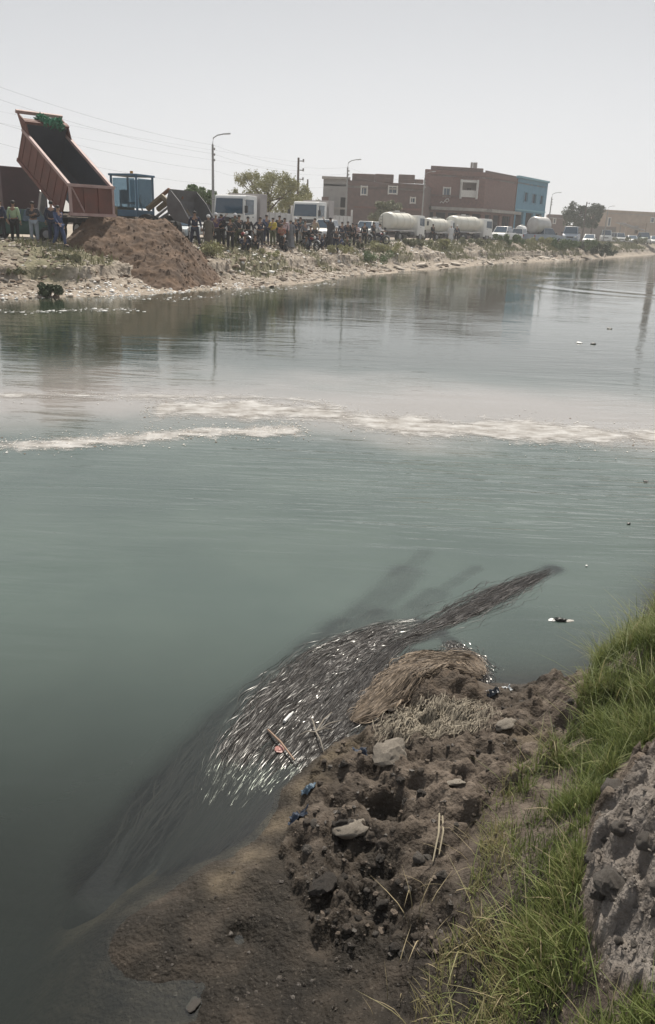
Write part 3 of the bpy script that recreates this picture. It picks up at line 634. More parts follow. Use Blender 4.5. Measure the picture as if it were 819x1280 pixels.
# ---- trees
bark = mat('bark', (.16, .12, .09), .95, (.10, .075, .055), 6, .5, 20)
leafs = {'green': mat('leaf_green', (.13, .19, .065), .7, (.08, .12, .04), 1.4), 'olive': mat('leaf_olive', (.38, .36, .19), .75, (.25, .25, .12), 1.2), 'grey': mat('leaf_grey_green', (.24, .24, .15), .8, (.15, .155, .09), 1.2), 'dark': mat('leaf_dark', (.075, .10, .045), .8, (.045, .06, .028), 1.5)}
def leaf_cloud(centers, radii, n, size, flat=.8, rng=RNG, spike=0):
    """many small leaf quads spread through clumps"""
    k = rng.integers(0, len(centers), n); c = np.array(centers)[k]; r = np.array(radii)[k]
    d = rng.normal(size=(n, 3)); d /= np.linalg.norm(d, axis=1)[:, None]; rr = r * rng.random(n) ** .45
    P = c + d * rr[:, None] * np.array([1, 1, flat]); P[:, 2] += spike * rng.random(n) ** 4
    a = rng.normal(size=(n, 3)); a /= np.linalg.norm(a, axis=1)[:, None]; b = np.cross(a, rng.normal(size=(n, 3))); b /= np.linalg.norm(b, axis=1)[:, None]
    s = size * (.6 + .8 * rng.random(n))[:, None]
    V = np.stack([P - a * s, P + b * s * .45, P + a * s, P - b * s * .45], 1).reshape(-1, 3)
    return V, np.arange(4 * n).reshape(n, 4)
def tree(px, D, wpx, y0, ytop, label, leaf, n=7000, clumps=26, size=.14, airy=0, seed=1, base=None, name='tree', group=None):
    rng = np.random.default_rng(seed); x, y, z = pt(px, D); s = D / FPX; wd = wpx * s; ht = hz(ytop, px, D) - 1.78; hb = max(hz(y0, px, D) - 1.78, .3)
    e = empty(name, (x, y, 1.76), 0, label, 'tree', group)
    tips = []; mb = MB(); th = hb + (ht - hb) * .35
    mb.path([(0, 0, 0), (.08, .05, th * .5), (0, .1, th)], [.05 * ht * .6, .04 * ht * .6, .03 * ht * .6], 8)
    cen = []; rds = []
    for i in range(clumps):
        a = rng.random() * 6.28; q = math.sqrt(rng.random()); zz = hb + (ht - hb) * (.08 + .84 * rng.random())
        prof = math.sin(math.pi * min(1, max(.08, (zz - hb) / (ht - hb) * .8 + .12))) ** .6
        cx, cy = q * math.cos(a) * wd / 2 * prof, q * math.sin(a) * wd / 2 * .7 * prof
        r = (ht - hb) * (.10 + .13 * rng.random()) * (1 - .35 * airy); cen.append((cx, cy, min(zz, ht - r * .7))); rds.append(r)
        if i < 14:
            st = (0, .1, th * (.6 + .4 * rng.random())); mid = (cx * .5, cy * .5, (st[2] + zz) / 2 + .1); mb.path([st, mid, (cx, cy, zz)], [.018 * ht, .012 * ht, .004 * ht], 5)
    mb.build('trunk', bark, e, smooth=True)
    V, F = leaf_cloud(cen, rds, n, size, .85, rng, .5 * airy)
    link('crown', np_mesh('crown', V, F, False), e, leafs[leaf])
tree(256, 66, 46, 275, 232, 'bushy green tree behind the nearest street lamp', 'green', 9000, 34, .12, seed=3)
tree(334, 84, 96, 270, 216, 'wide feathery olive tree behind the first white truck', 'olive', 17000, 95, .09, 1, seed=4)
tree(372, 96, 56, 270, 229, 'thinner olive tree between the two utility poles', 'olive', 9000, 46, .11, 1, seed=5)
tree(481, 104, 36, 282, 250, 'low pale shrubby tree behind the first tanker', 'grey', 4200, 20, .15, seed=6)
tree(716, 172, 24, 286, 251, 'left one of the two rounded dark trees at far right', 'dark', 4200, 26, .2, seed=28)
tree(737, 176, 20, 286, 254, 'right one of the two rounded dark trees at far right', 'dark', 4200, 26, .2, seed=29)
tree(590, 150, 12, 216, 207, 'small plants on the roof of the tall brick house', 'dark', 300, 5, .2, seed=10) if False else None
# ================================================================= VEHICLES
white = mat('white_paint', (.72, .72, .70), .35, (.62, .61, .58), 1.5, coat=.3); cream = mat('cream_tank', (.68, .66, .58), .4, (.58, .55, .48), 1.2)
black = mat('black_rubber', (.022, .022, .022), .85); dkmetal = mat('dark_metal', (.05, .05, .052), .6); steel = mat('steel_rim', (.35, .35, .36), .4, metal=.6)
redp = mat('rusty_red_paint', (.17, .058, .042), .75, (.10, .048, .038), 1.6, .4, 12); redd = mat('dark_red_cab', (.07, .034, .036), .55, (.05, .028, .03), 2)
bedin = mat('worn_bed_steel', (.038, .046, .062), .6, (.024, .027, .036), 1.5, .3, 8); rust = mat('rust', (.24, .11, .06), .9, (.14, .07, .045), 4, .4, 20)
bluecab = mat('faded_blue', (.06, .14, .22), .5, (.04, .10, .16), 2); greybk = mat('grey_steel_bucket', (.12, .12, .125), .6, (.075, .07, .07), 2, .3, 10)
lightm = mat('headlight_glass', (.8, .8, .78), .1); redl = mat('tail_light', (.35, .03, .02), .3); silver = mat('silver_tank', (.50, .49, .47), .42, (.40, .38, .36), 1.5, metal=.35)
greenc = mat('dark_green_paint', (.035, .09, .07), .45); ribm = mat('grey_ribbed_panel', (.42, .39, .38), .7, (.33, .30, .30), 2); chalk = mat('chalky_white', (.62, .60, .58), .6, (.5, .48, .46), 2); bluesil = mat('blue_grey_paint', (.30, .34, .40), .4)
netm = mat('green_net', (.06, .24, .14), .9)
WHM = {}
def wheel(par, x, y, r, w_=.22, name='wheel'):
    key = (round(r, 2), round(w_, 2))
    if key not in WHM:
        t = MB(); t.path([(0, -w_ / 2, 0), (0, -w_ / 2 + .03, 0), (0, w_ / 2 - .03, 0), (0, w_ / 2, 0)], [r * .9, r, r, r * .9], 20); rm = MB(); rm.path([(0, -w_ / 2 - .012, 0), (0, w_ / 2 + .012, 0)], [r * .56] * 2, 12); rm.path([(0, -w_ / 2 - .05, 0), (0, w_ / 2 + .05, 0)], [r * .18] * 2, 8)
        WHM[key] = (t.mesh('tyre', smooth=True), rm.mesh('rim', smooth=True))
    o = link(name, WHM[key][0], par, black); o.location = (x, y, r); q = link('rim', WHM[key][1], o, steel)
def glass(par, q, inset=.06, name='window', m=None): mb = MB(); mb.panel(q, inset, .03); return mb.build(name, m or glassdark, par)
def car(kind='sedan', paint=None, L=4.3, W=1.7, Hh=1.45):
    """parts of a small vehicle nose towards +x, on the returned empty"""
    paint = paint or white; e = empty('parked_car'); h = L / 2; r = .32; zb = .28; zs = Hh * .60
    if kind == 'pickup': prof = [(-h, zb), (-h, zs * .98), (-h + 1.55, zs * .98), (h - 1.5, zs), (h - .25, zs * .88), (h, zs * .72), (h, zb)]; gh = (-h + 1.6, -h + 1.75, h - 1.95, h - 1.35)
    elif kind == 'crew': prof = [(-h, zb), (-h, zs), (-h + 1.5, zs), (h - 1.3, zs), (h - .2, zs * .9), (h, zs * .7), (h, zb)]; gh = (-h + 1.5, -h + 1.65, h - 1.9, h - 1.2)
    elif kind == 'van': prof = [(-h, zb), (-h, zs), (h - .5, zs), (h - .1, zs * .8), (h, zs * .6), (h, zb)]; gh = (-h + .02, -h + .12, h - 1.0, h - .45)
    elif kind == 'suv': prof = [(-h, zb), (-h, zs), (h - 1.2, zs), (h - .15, zs * .88), (h, zs * .7), (h, zb)]; gh = (-h + .05, -h + .35, h - 1.9, h - 1.15)
    else: prof = [(-h, zb), (-h, zs * .9), (-h + .15, zs), (h - 1.2, zs), (h - .15, zs * .82), (h, zs * .62), (h, zb)]; gh = (-h + .55, -h + 1.15, h - 2.0, h - 1.15)
    mb = MB(); mb.prism(prof, lambda z: W / 2 * (1 - .06 * max(0, z - .8))); mb.build('body', paint, e, .06, True)
    zt_ = Hh; wt = W / 2 * .80; wb = W / 2 * .95; g = lambda z: wb + (wt - wb) * (z - zs) / (zt_ - zs); a, b, c, d = gh
    mb = MB(); mb.prism([(a, zs - .02), (b, zt_), (c, zt_), (d, zs - .02)], g); mb.build('cabin', paint, e, .05, True)
    o = .012
    glass(e, [(d + o, -wb * .98, zs), (d + o, wb * .98, zs), (c + o, wt * .98, zt_), (c + o, -wt * .98, zt_)], .09, 'windshield')
    glass(e, [(a - o, wb * .98, zs), (a - o, -wb * .98, zs), (b - o, -wt * .98, zt_), (b - o, wt * .98, zt_)], .10, 'rear_window')
    n_ = {'pickup': 1, 'crew': 2, 'van': 3, 'suv': 3, 'sedan': 2}[kind]
    for s in (-1, 1):
        for i in range(n_):
            t0, t1 = i / n_, (i + 1) / n_; b0, b1, q0, q1 = a + (d - a) * t0, a + (d - a) * t1, b + (c - b) * t0, b + (c - b) * t1
            glass(e, [(b0, s * (wb + .01), zs), (b1, s * (wb + .01), zs), (q1, s * (wt + .01), zt_), (q0, s * (wt + .01), zt_)][::s], .075, 'side_window')
        wheel(e, h - .75, s * (W / 2 - .08), r); wheel(e, -h + .8, s * (W / 2 - .08), r)
        mb = MB(); mb.box((h - .03, s * W * .36, zs * .70), (.1, .28, .16)); mb.build('headlight', lightm, e, .03)
        mb = MB(); mb.box((-h - .0, s * W * .43, zs * .78), (.06, .14, .24)); mb.build('tail_light', redl, e, .02)
        mb = MB(); mb.box((d - .1, s * (wb + .13), zs + .1), (.09, .18, .14)); mb.build('mirror', dkmetal, e, .02)
    mb = MB(); mb.box((h + .03, 0, zb + .12), (.12, W * .94, .2)); mb.box((-h - .03, 0, zb + .12), (.12, W * .94, .2)); mb.build('bumper', mat('bumper_grey', (.3, .3, .3), .6), e, .04)
    mb = MB(); mb.box((h + .012, 0, zs * .66), (.05, W * .42, .16)); mb.build('grille', dkmetal, e, .01)
    mb = MB(); mb.box((h + .10, 0, zb + .14), (.02, .42, .12)); mb.build('number_plate', lightm, e)
    if kind in ('pickup', 'crew'):
        mb = MB(); mb.box((-h + .76, 0, zs + .004), (1.35, W * .80, .012)); mb.build('load_bed', dkmetal, e)
    return e
def truck_cab(e, x0, x1, W, z0, z1, paint, lean=.12):
    """cab-over cab, nose at x1"""
    zs = z0 + (z1 - z0) * .48
    mb = MB(); mb.prism([(x0, z0), (x0, z1), (x1 - lean * 2.2, z1), (x1 - lean, z1 - .12), (x1, zs), (x1, z0)], W / 2); cb = mb.build('cab', paint, e, .07, True)
    dl = (z1 - .12 - zs); fx = lambda z: x1 - lean * (z - zs) / dl + .015
    za, zb_ = zs + .06, z1 - .2
    glass(e, [(fx(za), -W * .46, za), (fx(za), W * .46, za), (fx(zb_), W * .44, zb_), (fx(zb_), -W * .44, zb_)], .02, 'windshield')
    for s in (-1, 1):
        y = s * (W / 2 + .012); L = x1 - x0
        glass(e, [(x0 + L * .28, y, zs + .06), (x1 - .14, y, zs - .02), (x1 - lean - .10, y, z1 - .24), (x0 + L * .28, y, z1 - .24)][::s], .02, 'side_window')
        mb = MB(); mb.box((x0 + L * .6, s * (W / 2 + .006), (z0 + zs) / 2 + .05), (L * .62, .02, (zs - z0) * .8)); mb.build('door', paint, e, .008)
        mb = MB(); mb.box((x1 + .02, s * W * .38, z0 + .28), (.08, .34, .2)); mb.build('headlight', lightm, e, .03)
        mb = MB(); mb.path([(x1 - .1, s * W / 2, z1 - .3), (x1 + .15, s * (W / 2 + .22), z1 - .35), (x1 + .15, s * (W / 2 + .22), zs + .15)], .02, 5); mb.box((x1 + .15, s * (W / 2 + .24), zs + .32), (.07, .2, .42)); mb.build('mirror', dkmetal, e)
        mb = MB(); mb.box((x0 + L * .36, s * (W / 2 + .03), zs - .1), (.14, .04, .04)); mb.build('handle', dkmetal, e)
    mb = MB(); mb.box((x1 + .04, 0, z0 + .0), (.16, W * 1.0, .3)); mb.build('bumper', paint, e, .05)
    mb = MB(); mb.box((x1 + .012, 0, zs - .28), (.04, W * .7, .28)); mb.build('grille', dkmetal, e, .01)
    mb = MB(); mb.path([(x1 + .03, -.5, zs + .08), (x1 - .02, .1, zs + .28)], .012, 4); mb.path([(x1 + .03, .2, zs + .08), (x1 - .02, .8, zs + .28)], .012, 4); mb.build('wiper', black, e)
def chassis(e, x0, x1, z=.75, w_=.75):
    mb = MB()
    for s in (-1, 1): mb.box(((x0 + x1) / 2, s * w_ / 2, z), (x1 - x0, .12, .24))
    for t in np.linspace(x0 + .3, x1 - .3, 5): mb.box((float(t), 0, z), (.12, w_ - .1, .16))
    mb.build('chassis', dkmetal, e)
    mb = MB(); mb.path([((x0 + x1) / 2 + .2, -.95, z - .05), ((x0 + x1) / 2 + 1.1, -.95, z - .05)], .24, 12); mb.build('fuel_tank', dkmetal, e)
def tipper_truck(L=6.4, cabh=2.75):
    """white light truck with headboard and drop side bed"""
    e = empty('truck'); h = L / 2; W = 2.15
    chassis(e, -h, h - .3, .7); truck_cab(e, h - 1.7, h, W, .55, cabh, white)
    mb = MB(); mb.box((h - 2.0, 0, 1.95), (.12, W + .15, 1.9))
    mb.build('headboard', ribm, e)
    for k in range(9): mb = MB(); mb.box((h - 2.09, -W / 2 + .12 + k * (W - .1) / 8.6, 1.95), (.06, .08, 1.86)); mb.build('rib', chalk, e)
    mb = MB(); mb.box((h - 2.5, 0, 2.05), (.8, W + .1, 1.7)); mb.build('front_crate', ribm, e, .02)
    mb = MB(); mb.box((-.95, 0, 1.05), (L - 2.3, W + .2, .12)); mb.build('bed_floor', chalk, e)
    for s in (-1, 1):
        mb = MB(); mb.box((-1.35, s * (W / 2 + .09), 1.48), (L - 3.2, .06, .74)); sd_ = mb.build('side_board', chalk, e)
        for k in range(5): mb = MB(); mb.box((-h + .3 + k * (L - 3.4) / 4, s * (W / 2 + .145), 1.46), (.07, .05, .82)); mb.build('stake', chalk, sd_)
        mb = MB(); mb.box((-h + .18, s * (W / 2 + .1), 1.72), (.12, .12, 1.3)); mb.build('post', chalk, e)
    mb = MB(); mb.box((-h + .14, 0, 1.48), (.06, W + .1, .74)); mb.build('tailgate', chalk, e)
    for s in (-1, 1): wheel(e, h - .95, s * (W / 2 - .12), .42, .26); wheel(e, -h + 1.2, s * (W / 2 - .16), .42, .42)
    return e
def tanker(L=6.6, R_=.85, tank=None, hatch=True):
    e = empty('tanker_truck'); h = L / 2; W = 2.15
    chassis(e, -h, h - .3, .72); truck_cab(e, h - 1.6, h, W, .55, 2.55, white)
    x0, x1 = -h + .15, h - 2.0; zc = 1.05 + R_
    vs = []; n = 24; prof = [(x0, .02), (x0, .62), (x0 + .05, .85), (x0 + .16, .97), (x0 + .3, 1.0), (x1 - .3, 1.0), (x1 - .12, .95), (x1, .7), (x1, .02)]
    for x, q in prof:
        for k in range(n): a = 2 * math.pi * k / n; vs.append((x, q * R_ * 1.12 * math.cos(a), zc + q * R_ * math.sin(a)))
    fs = [(j * n + k, j * n + (k + 1) % n, (j + 1) * n + (k + 1) % n, (j + 1) * n + k) for j in range(len(prof) - 1) for k in range(n)]
    mb = MB(); mb.add(vs, fs); mb.build('tank', tank or cream, e, 0, True)
    for t in (.2, .5, .8):
        vs = []; x = x0 + (x1 - x0) * t
        mb = MB(); rr = [1.0, 1.025, 1.025, 1.0]
        for j, dx in enumerate((-.05, -.04, .04, .05)):
            for k in range(n): a = 2 * math.pi * k / n; vs.append((x + dx, rr[j] * R_ * 1.12 * math.cos(a), zc + rr[j] * R_ * math.sin(a)))
        mb.add(vs, [(j * n + k, j * n + (k + 1) % n, (j + 1) * n + (k + 1) % n, (j + 1) * n + k) for j in range(3) for k in range(n)]); mb.build('band', tank or cream, e)
    mb = MB(); mb.box(((x0 + x1) / 2, 0, 1.02), (x1 - x0, 1.9, .1)); mb.build('cradle', chalk, e)
    mb = MB(); mb.box(((x0 + x1) / 2, 0, zc + R_ + .05), ((x1 - x0) * .55, .5, .07)); mb.build('walkway', chalk, e)
    if hatch: mb = MB(); mb.path([((x0 + x1) / 2, 0, zc + R_), ((x0 + x1) / 2, 0, zc + R_ + .2)], [.26, .24], 12); mb.build('hatch', chalk, e)
    mb = MB()
    for s in (-.16, .16): mb.path([(x0 - .06, s + .5, .7), (x0 - .06, s + .5, zc + R_ * .8)], .02, 5)
    for k in range(6): mb.path([(x0 - .06, .34, .8 + k * .3), (x0 - .06, .66, .8 + k * .3)], .015, 4)
    mb.build('ladder', dkmetal, e)
    mb = MB(); mb.path([(x0 - .12, 0, 1.15), (x0 + .1, 0, 1.15)], .1, 8); mb.path([(x0 - .12, 0, 1.15), (x0 - .2, -.3, .6)], .06, 6); mb.build('outlet_pipe', dkmetal, e)
    for s in (-1, 1):
        wheel(e, h - .9, s * (W / 2 - .12), .44, .26); wheel(e, -h + 1.3, s * (W / 2 - .16), .44, .42)
        mb = MB(); mb.box((-h + 1.3, s * (W / 2 - .1), .96), (1.15, .5, .06)); mb.build('mudguard', dkmetal, e, .02)
    return e
def put(e, px, D, hd, label, cat, group=None, sc=1.0, name=None):
    e.location = pt(px, D, 1.784); e.rotation_euler = (0, 0, hd); e.scale = (sc,) * 3; props(e, label, cat, group)
    if name: e.name = name
    return e
FWD = ROADANG; TOW = ROADANG + math.pi     # heading away along the road / towards the camera
t1 = tipper_truck(6.6, 2.75); 
t2 = copy_tree(t1)
put(t1, 318, 57, TOW + .14, 'nearer white truck facing the camera, with ribbed grey crate and white drop side bed', 'truck', 'white trucks on the road', 1.02)
put(t2, 403, 79, TOW + .12, 'farther white truck behind the white pickup, beside the brick house', 'truck', 'white trucks on the road', 1.14)
k1 = tanker(6.6, .84)
k2 = copy_tree(k1); k3 = copy_tree(k1); G_ = 'tanker trucks parked along the road'
put(k1, 500, 89, FWD - .05, 'first and nearest of the three white tanker trucks, left of the others', 'tanker truck', G_, 1.0)
put(k2, 546, 104, FWD - .1, 'small middle one of the three white tanker trucks', 'tanker truck', G_, .92)
put(k3, 583, 108, FWD - .30, 'third and longest looking white tanker truck, in front of the brick house balcony', 'tanker truck', G_, 1.08)
p1 = car('pickup', white, 4.9, 1.75, 1.68); put(p1, 408, 72, TOW + .25, 'white pickup parked in front of the farther white truck, crowd before it', 'pickup', None, 1.0, 'parked_pickup')
p2 = car('suv', white, 4.6, 1.8, 1.75); put(p2, 458, 88, TOW + .2, 'white station car parked left of the nearest tanker', 'car', None, 1.02)
p3 = car('crew', white, 5.1, 1.8, 1.75); put(p3, 628, 118, TOW + .05, 'white double cab pickup parked right of the third tanker', 'pickup', None, 1.15, 'parked_pickup')
p4 = copy_tree(p1); put(p4, 648, 126, FWD, 'white pickup carrying a small white tank, behind the double cab pickup', 'pickup', None, 1.1)
mb = MB()
def small_tank(R_, L, m, label, px, D, zb, hd, sc=1):
    e = empty('water_tank', (*pt(px, D)[:2], zb), hd, label, 'water tank'); vs = []; n = 20; prof = [(-L / 2, .02), (-L / 2, .75), (-L / 2 + .08, .93), (-L / 2 + .2, 1), (L / 2 - .2, 1), (L / 2 - .08, .93), (L / 2, .75), (L / 2, .02)]
    for x, q in prof:
        for k in range(n): a = 2 * math.pi * k / n; vs.append((x, q * R_ * math.cos(a), R_ + q * R_ * math.sin(a)))
    b = MB(); b.add(vs, [(j * n + k, j * n + (k + 1) % n, (j + 1) * n + (k + 1) % n, (j + 1) * n + k) for j in range(len(prof) - 1) for k in range(n)]); b.build('shell', m, e, 0, True)
    b = MB(); b.path([(0, 0, 2 * R_ - .03), (0, 0, 2 * R_ + .14)], .22, 10); b.build('lid', m, e)
    for s in (-1, 1): b = MB(); b.box((s * L * .3, 0, .1), (.12, R_ * 1.5, .24)); b.build('saddle', dkmetal, e)
small_tank(.62, 2.0, white, 'small white tank on the pickup behind the double cab pickup', 650, 126.3, 1.784 + 1.05, FWD)
p5 = car('pickup', bluesil, 5.2, 1.9, 1.7); put(p5, 678, 119, FWD - .35, 'grey pickup with a big silver tank on its bed', 'pickup', None, 1.18, 'parked_pickup')
small_tank(1.12, 2.9, silver, 'big silver water tank riding on the grey pickup', 671.5, 118.6, 1.784 + 1.2, FWD - .35)
p6 = car('van', bluesil, 4.8, 1.95, 2.15); put(p6, 713, 124, TOW + .2, 'blue grey van with a wide dark windshield, right of the silver tank', 'van', None, 1.12, 'parked_van')
p7 = car('sedan', white, 4.2, 1.7, 1.4); put(p7, 736, 131, TOW + .2, 'white car standing right of the blue grey van', 'car', None, 1.05)
p8 = car('van', white, 5.2, 2.0, 2.4); put(p8, 756, 178, TOW + .3, 'white minibus under the faint street lamp', 'minibus', None, 1.05, 'minibus')
p9 = car('van', white, 4.6, 1.8, 1.9); put(p9, 771, 182, TOW + .6, 'white van right of the minibus, by the tin awning', 'van', None, 1.1, 'parked_van')
p10 = copy_tree(p7); put(p10, 789, 178, TOW + .4, 'white car below the small tan shed', 'car', None, 1.2)
p11 = car('pickup', greenc, 5.0, 1.9, 2.1); put(p11, 803, 186, TOW + .5, 'dark green pickup between two white cars at far right', 'pickup', None, 1.15, 'parked_pickup')
p12 = copy_tree(p7); put(p12, 817, 180, TOW + .4, 'white car cut by the right edge of the photo', 'car', None, 1.25)
p13 = car('sedan', mat('silver_blue_paint', (.42, .47, .50), .35), 4.3, 1.7, 1.42); put(p13, 226, 54, TOW + .5, 'pale blue car half hidden behind the dirt mound', 'car')
p14 = car('suv', mat('pale_grey_paint', (.55, .56, .57), .35), 4.4, 1.75, 1.5); put(p14, 258, 61, TOW + .6, 'light grey car behind the crowd left of the first white truck', 'car')
p15 = car('sedan', greenc, 4.4, 1.7, 1.4); put(p15, 20, 40.5, math.pi + .35, 'dark green car behind the men at the left edge', 'car')

# ---- the tipping truck
TL = 4.65; tilt = 31; TH = rad(90 + 46)     # heading: away and to the left
e = empty('tipping_truck', (*pt(110, 40.6)[:2], 1.784), TH, 'dark red dump truck with its long rusty bed raised high, tipping earth', 'dump truck')
chassis(e, .2, 7.2, 1.0, .9)
truck_cab(e, 6.1, 8.1, 2.45, 1.0, 3.45, redd, .1)
for s in (-1, 1):
    for x_ in (1.0, 2.3, 6.9): wheel(e, x_, s * 1.0, .52, .36 if x_ > 5 else .5)
    mb = MB(); mb.box((1.65, s * 1.05, 1.18), (2.7, .5, .05)); mb.build('mudguard', dkmetal, e, .02)
mb = MB(); mb.path([(4.6, 0, 1.1), (3.55, 0, 3.3)], [.16, .10], 10); mb.path([(4.6, 0, 1.1), (4.05, 0, 2.3)], .2, 10); mb.build('hydraulic_ram', steel, e)
RB = Matrix.Rotation(-rad(tilt), 3, 'Y')    # raise the front (+x)
hinge = Vector((.25, 0, 1.28))
def bedpt(x, y, z): return tuple(hinge + RB @ Vector((x, y, z)))
def bedbox(name, c, d, m, bev=0):
    mb = MB(); mb.box(bedpt(*c), d, RB); return mb.build(name, m, e, bev)
BW, BH = 2.2, 1.35
bedbox('bed_floor', (TL / 2, 0, .06), (TL, BW, .10), bedin)
for s in (-1, 1):
    bedbox('bed_side', (TL / 2, s * (BW / 2), BH / 2 + .1), (TL, .07, BH), redp)
    bedbox('side_lining', (TL / 2, s * (BW / 2 - .045), BH / 2 + .1), (TL - .1, .016, BH - .08), bedin)
    bedbox('top_rail', (TL / 2, s * (BW / 2 + .01), BH + .14), (TL + .1, .14, .13), mat('worn_pink_rail', (.42, .30, .28), .7, (.30, .19, .17), 3))
    for k in range(7): bedbox('side_rib', (.35 + k * (TL - .7) / 6, s * (BW / 2 + .045), BH / 2 + .08), (.10, .03, BH - .1), redp)
    bedbox('bottom_rail', (TL / 2, s * (BW / 2 + .02), .02), (TL, .16, .16), redp)
bedbox('headboard', (TL - .03, 0, BH / 2 + .35), (.08, BW + .1, BH + .55), redp)
bedbox('headboard_lining', (TL - .085, 0, BH / 2 + .3), (.016, BW - .12, BH + .4), bedin)
# cab protector: slopes forward from the headboard top, with cheeks
mb = MB(); q = [bedpt(TL - .05, s, z) for s, z in ()]
mb.box(bedpt(TL + .12, 0, BH + .60), (.22, BW + .1, .07), RB); mb.build('cab_protector', redp, e)
mb = MB(); mb.box(bedpt(TL + .82, 0, BH + .64), (.10, BW + .2, .16), RB); mb.build('protector_lip', mat('worn_pink_rail', (.42, .30, .28)), e)
for s in (-1, 1):
    mb = MB(); mb.add([bedpt(TL - .7, s * (BW / 2 + .03), BH + .1), bedpt(TL + .05, s * (BW / 2 + .03), BH + .1), bedpt(TL + .85, s * (BW / 2 + .03), BH + .6), bedpt(TL, s * (BW / 2 + .03), BH + .62),
                      bedpt(TL - .7, s * (BW / 2 - .03), BH + .1), bedpt(TL + .05, s * (BW / 2 - .03), BH + .1), bedpt(TL + .85, s * (BW / 2 - .03), BH + .6), bedpt(TL, s * (BW / 2 - .03), BH + .62)],
                     [(0, 1, 2, 3), (4, 5, 6, 7), (0, 1, 5, 4), (1, 2, 6, 5), (2, 3, 7, 6), (3, 0, 4, 7)]); mb.build('protector_cheek', redp, e)
    bedbox('mudflap', (-.02, s * 1.0, -.5), (.05, .5, .6), black)
# crumpled green net on the front of the bed
V, F = leaf_cloud([bedpt(TL - .1 + .1 * k, -.25 + .35 * (k % 3 - 1), BH + .55 + .1 * (k % 2)) for k in range(6)], [.28] * 6, 420, .13, .6)
mb = MB(); mb.f = [tuple(f) for f in F]; mb.v = [tuple(v) for v in V]; gn = mb.build('green_net', netm); gn.matrix_world = Matrix.Translation(e.location) @ Matrix.Rotation(TH, 4, 'Z'); props(gn, 'crumpled green net caught on the top front edge of the raised bed', 'net')
# hanging tailgate from the rear top corners
tg = Vector(bedpt(-.02, 0, BH + .1)); GH = 1.25
mb = MB(); mb.box((tg.x - .05, 0, tg.z - GH / 2 - .04), (.06, BW + .1, GH)); tgo = mb.build('tailgate', redp, e)
rail = mat('worn_pink_rail', (.42, .30, .28))
for zz in (tg.z, tg.z - GH): mb = MB(); mb.box((tg.x - .10, 0, zz), (.12, BW + .24, .13)); mb.build('gate_rail', rail, tgo, .01)
for s in (-1, -.34, .34, 1): mb = MB(); mb.box((tg.x - .10, s * BW / 2, tg.z - GH / 2), (.09, .11, GH - .14)); mb.build('gate_rib', rail if abs(s) == 1 else redp, tgo)
mb = MB(); mb.path([(tg.x - .11, BW / 2 - .1, tg.z - .1), (tg.x - .11, BW * .17 + .05, tg.z - GH + .1)], .04, 4); mb.build('gate_brace', rail, tgo)
# the lower gate of earth-stained steel sliding down the mound edge is left to the mound itself

# ---- wheel loader
ang = rad(-22); e = empty('wheel_loader', (*pt(176, 49)[:2], 1.784), ang, 'blue wheel loader with its big grey bucket raised to the right', 'loader')
mb = MB(); mb.prism([(-3.0, .7), (-3.0, 1.6), (-2.7, 1.75), (-.9, 1.8), (-.9, .7)], .85); mb.build('engine_hood', mat('loader_yellow', (.20, .15, .085), .7, (.13, .10, .06), 2), e, .08, True)
mb = MB(); mb.prism([(-1.0, 1.35), (-1.0, 3.35), (-.85, 3.5), (.55, 3.5), (.7, 3.4), (.85, 1.35)], .8)
cb = MB(); 
for x_, y_ in ((-.95, .78), (-.95, -.78), (.75, .78), (.75, -.78)): cb.box((x_ - .35, y_, 2.4), (.11, .11, 2.0))
cb.box((-.45, 0, 3.46), (1.95, 1.75, .12)); cb.box((-.45, 0, 1.45), (1.8, 1.66, .35)); cb.build('cab', bluecab, e, .03)
glassblue = mat('blue_tinted_glass', (.16, .24, .29), .15, (.10, .16, .20), 2)
gbn = glassblue.node_tree.nodes; gbt = gbn.new('ShaderNodeBsdfTransparent'); gbt.inputs[0].default_value = (.55, .68, .75, 1); gbm = gbn.new('ShaderNodeMixShader'); gbm.inputs[0].default_value = .62; gbp = gbn['Principled BSDF']
glassblue.node_tree.links.new(gbp.outputs[0], gbm.inputs[1]); glassblue.node_tree.links.new(gbt.outputs[0], gbm.inputs[2]); glassblue.node_tree.links.new(gbm.outputs[0], gbn['Material Output'].inputs['Surface'])
for s in (-1, 1): glass(e, [(-1.25, s * .8, 1.65), (.37, s * .8, 1.65), (.37, s * .8, 3.38), (-1.25, s * .8, 3.38)][::s], .12, 'side_window', glassblue)
glass(e, [(.45, -.74, 1.65), (.45, .74, 1.65), (.45, .74, 3.38), (.45, -.74, 3.38)], .12, 'windshield', glassblue)
mb = MB(); mb.box((-.75, 0, 2.0), (.5, .5, .12)); mb.box((-.98, 0, 2.35), (.12, .5, .7)); mb.build('seat', black, e)
mb = MB(); mb.path([(.2, 0, 1.6), (.0, 0, 2.3)], .04, 6); mb.path([(0, .2 * math.cos(a), 2.3 + .2 * math.sin(a)) for a in np.linspace(0, 6.28, 13)], .02, 5); mb.build('steering_wheel', black, e)
mb = MB(); mb.path([(-.45, 0, 3.52), (-.45, 0, 3.7)], .09, 8); mb.build('beacon', mat('amber', (.5, .22, .03), .4), e)
mb = MB(); mb.path([(-1.6, .45, 1.7), (-1.6, .45, 2.7)], .06, 8); mb.build('exhaust_pipe', dkmetal, e)
mb = MB(); mb.box((-.2, 0, .85), (4.6, .9, .55)); mb.build('frame', dkmetal, e, .05)
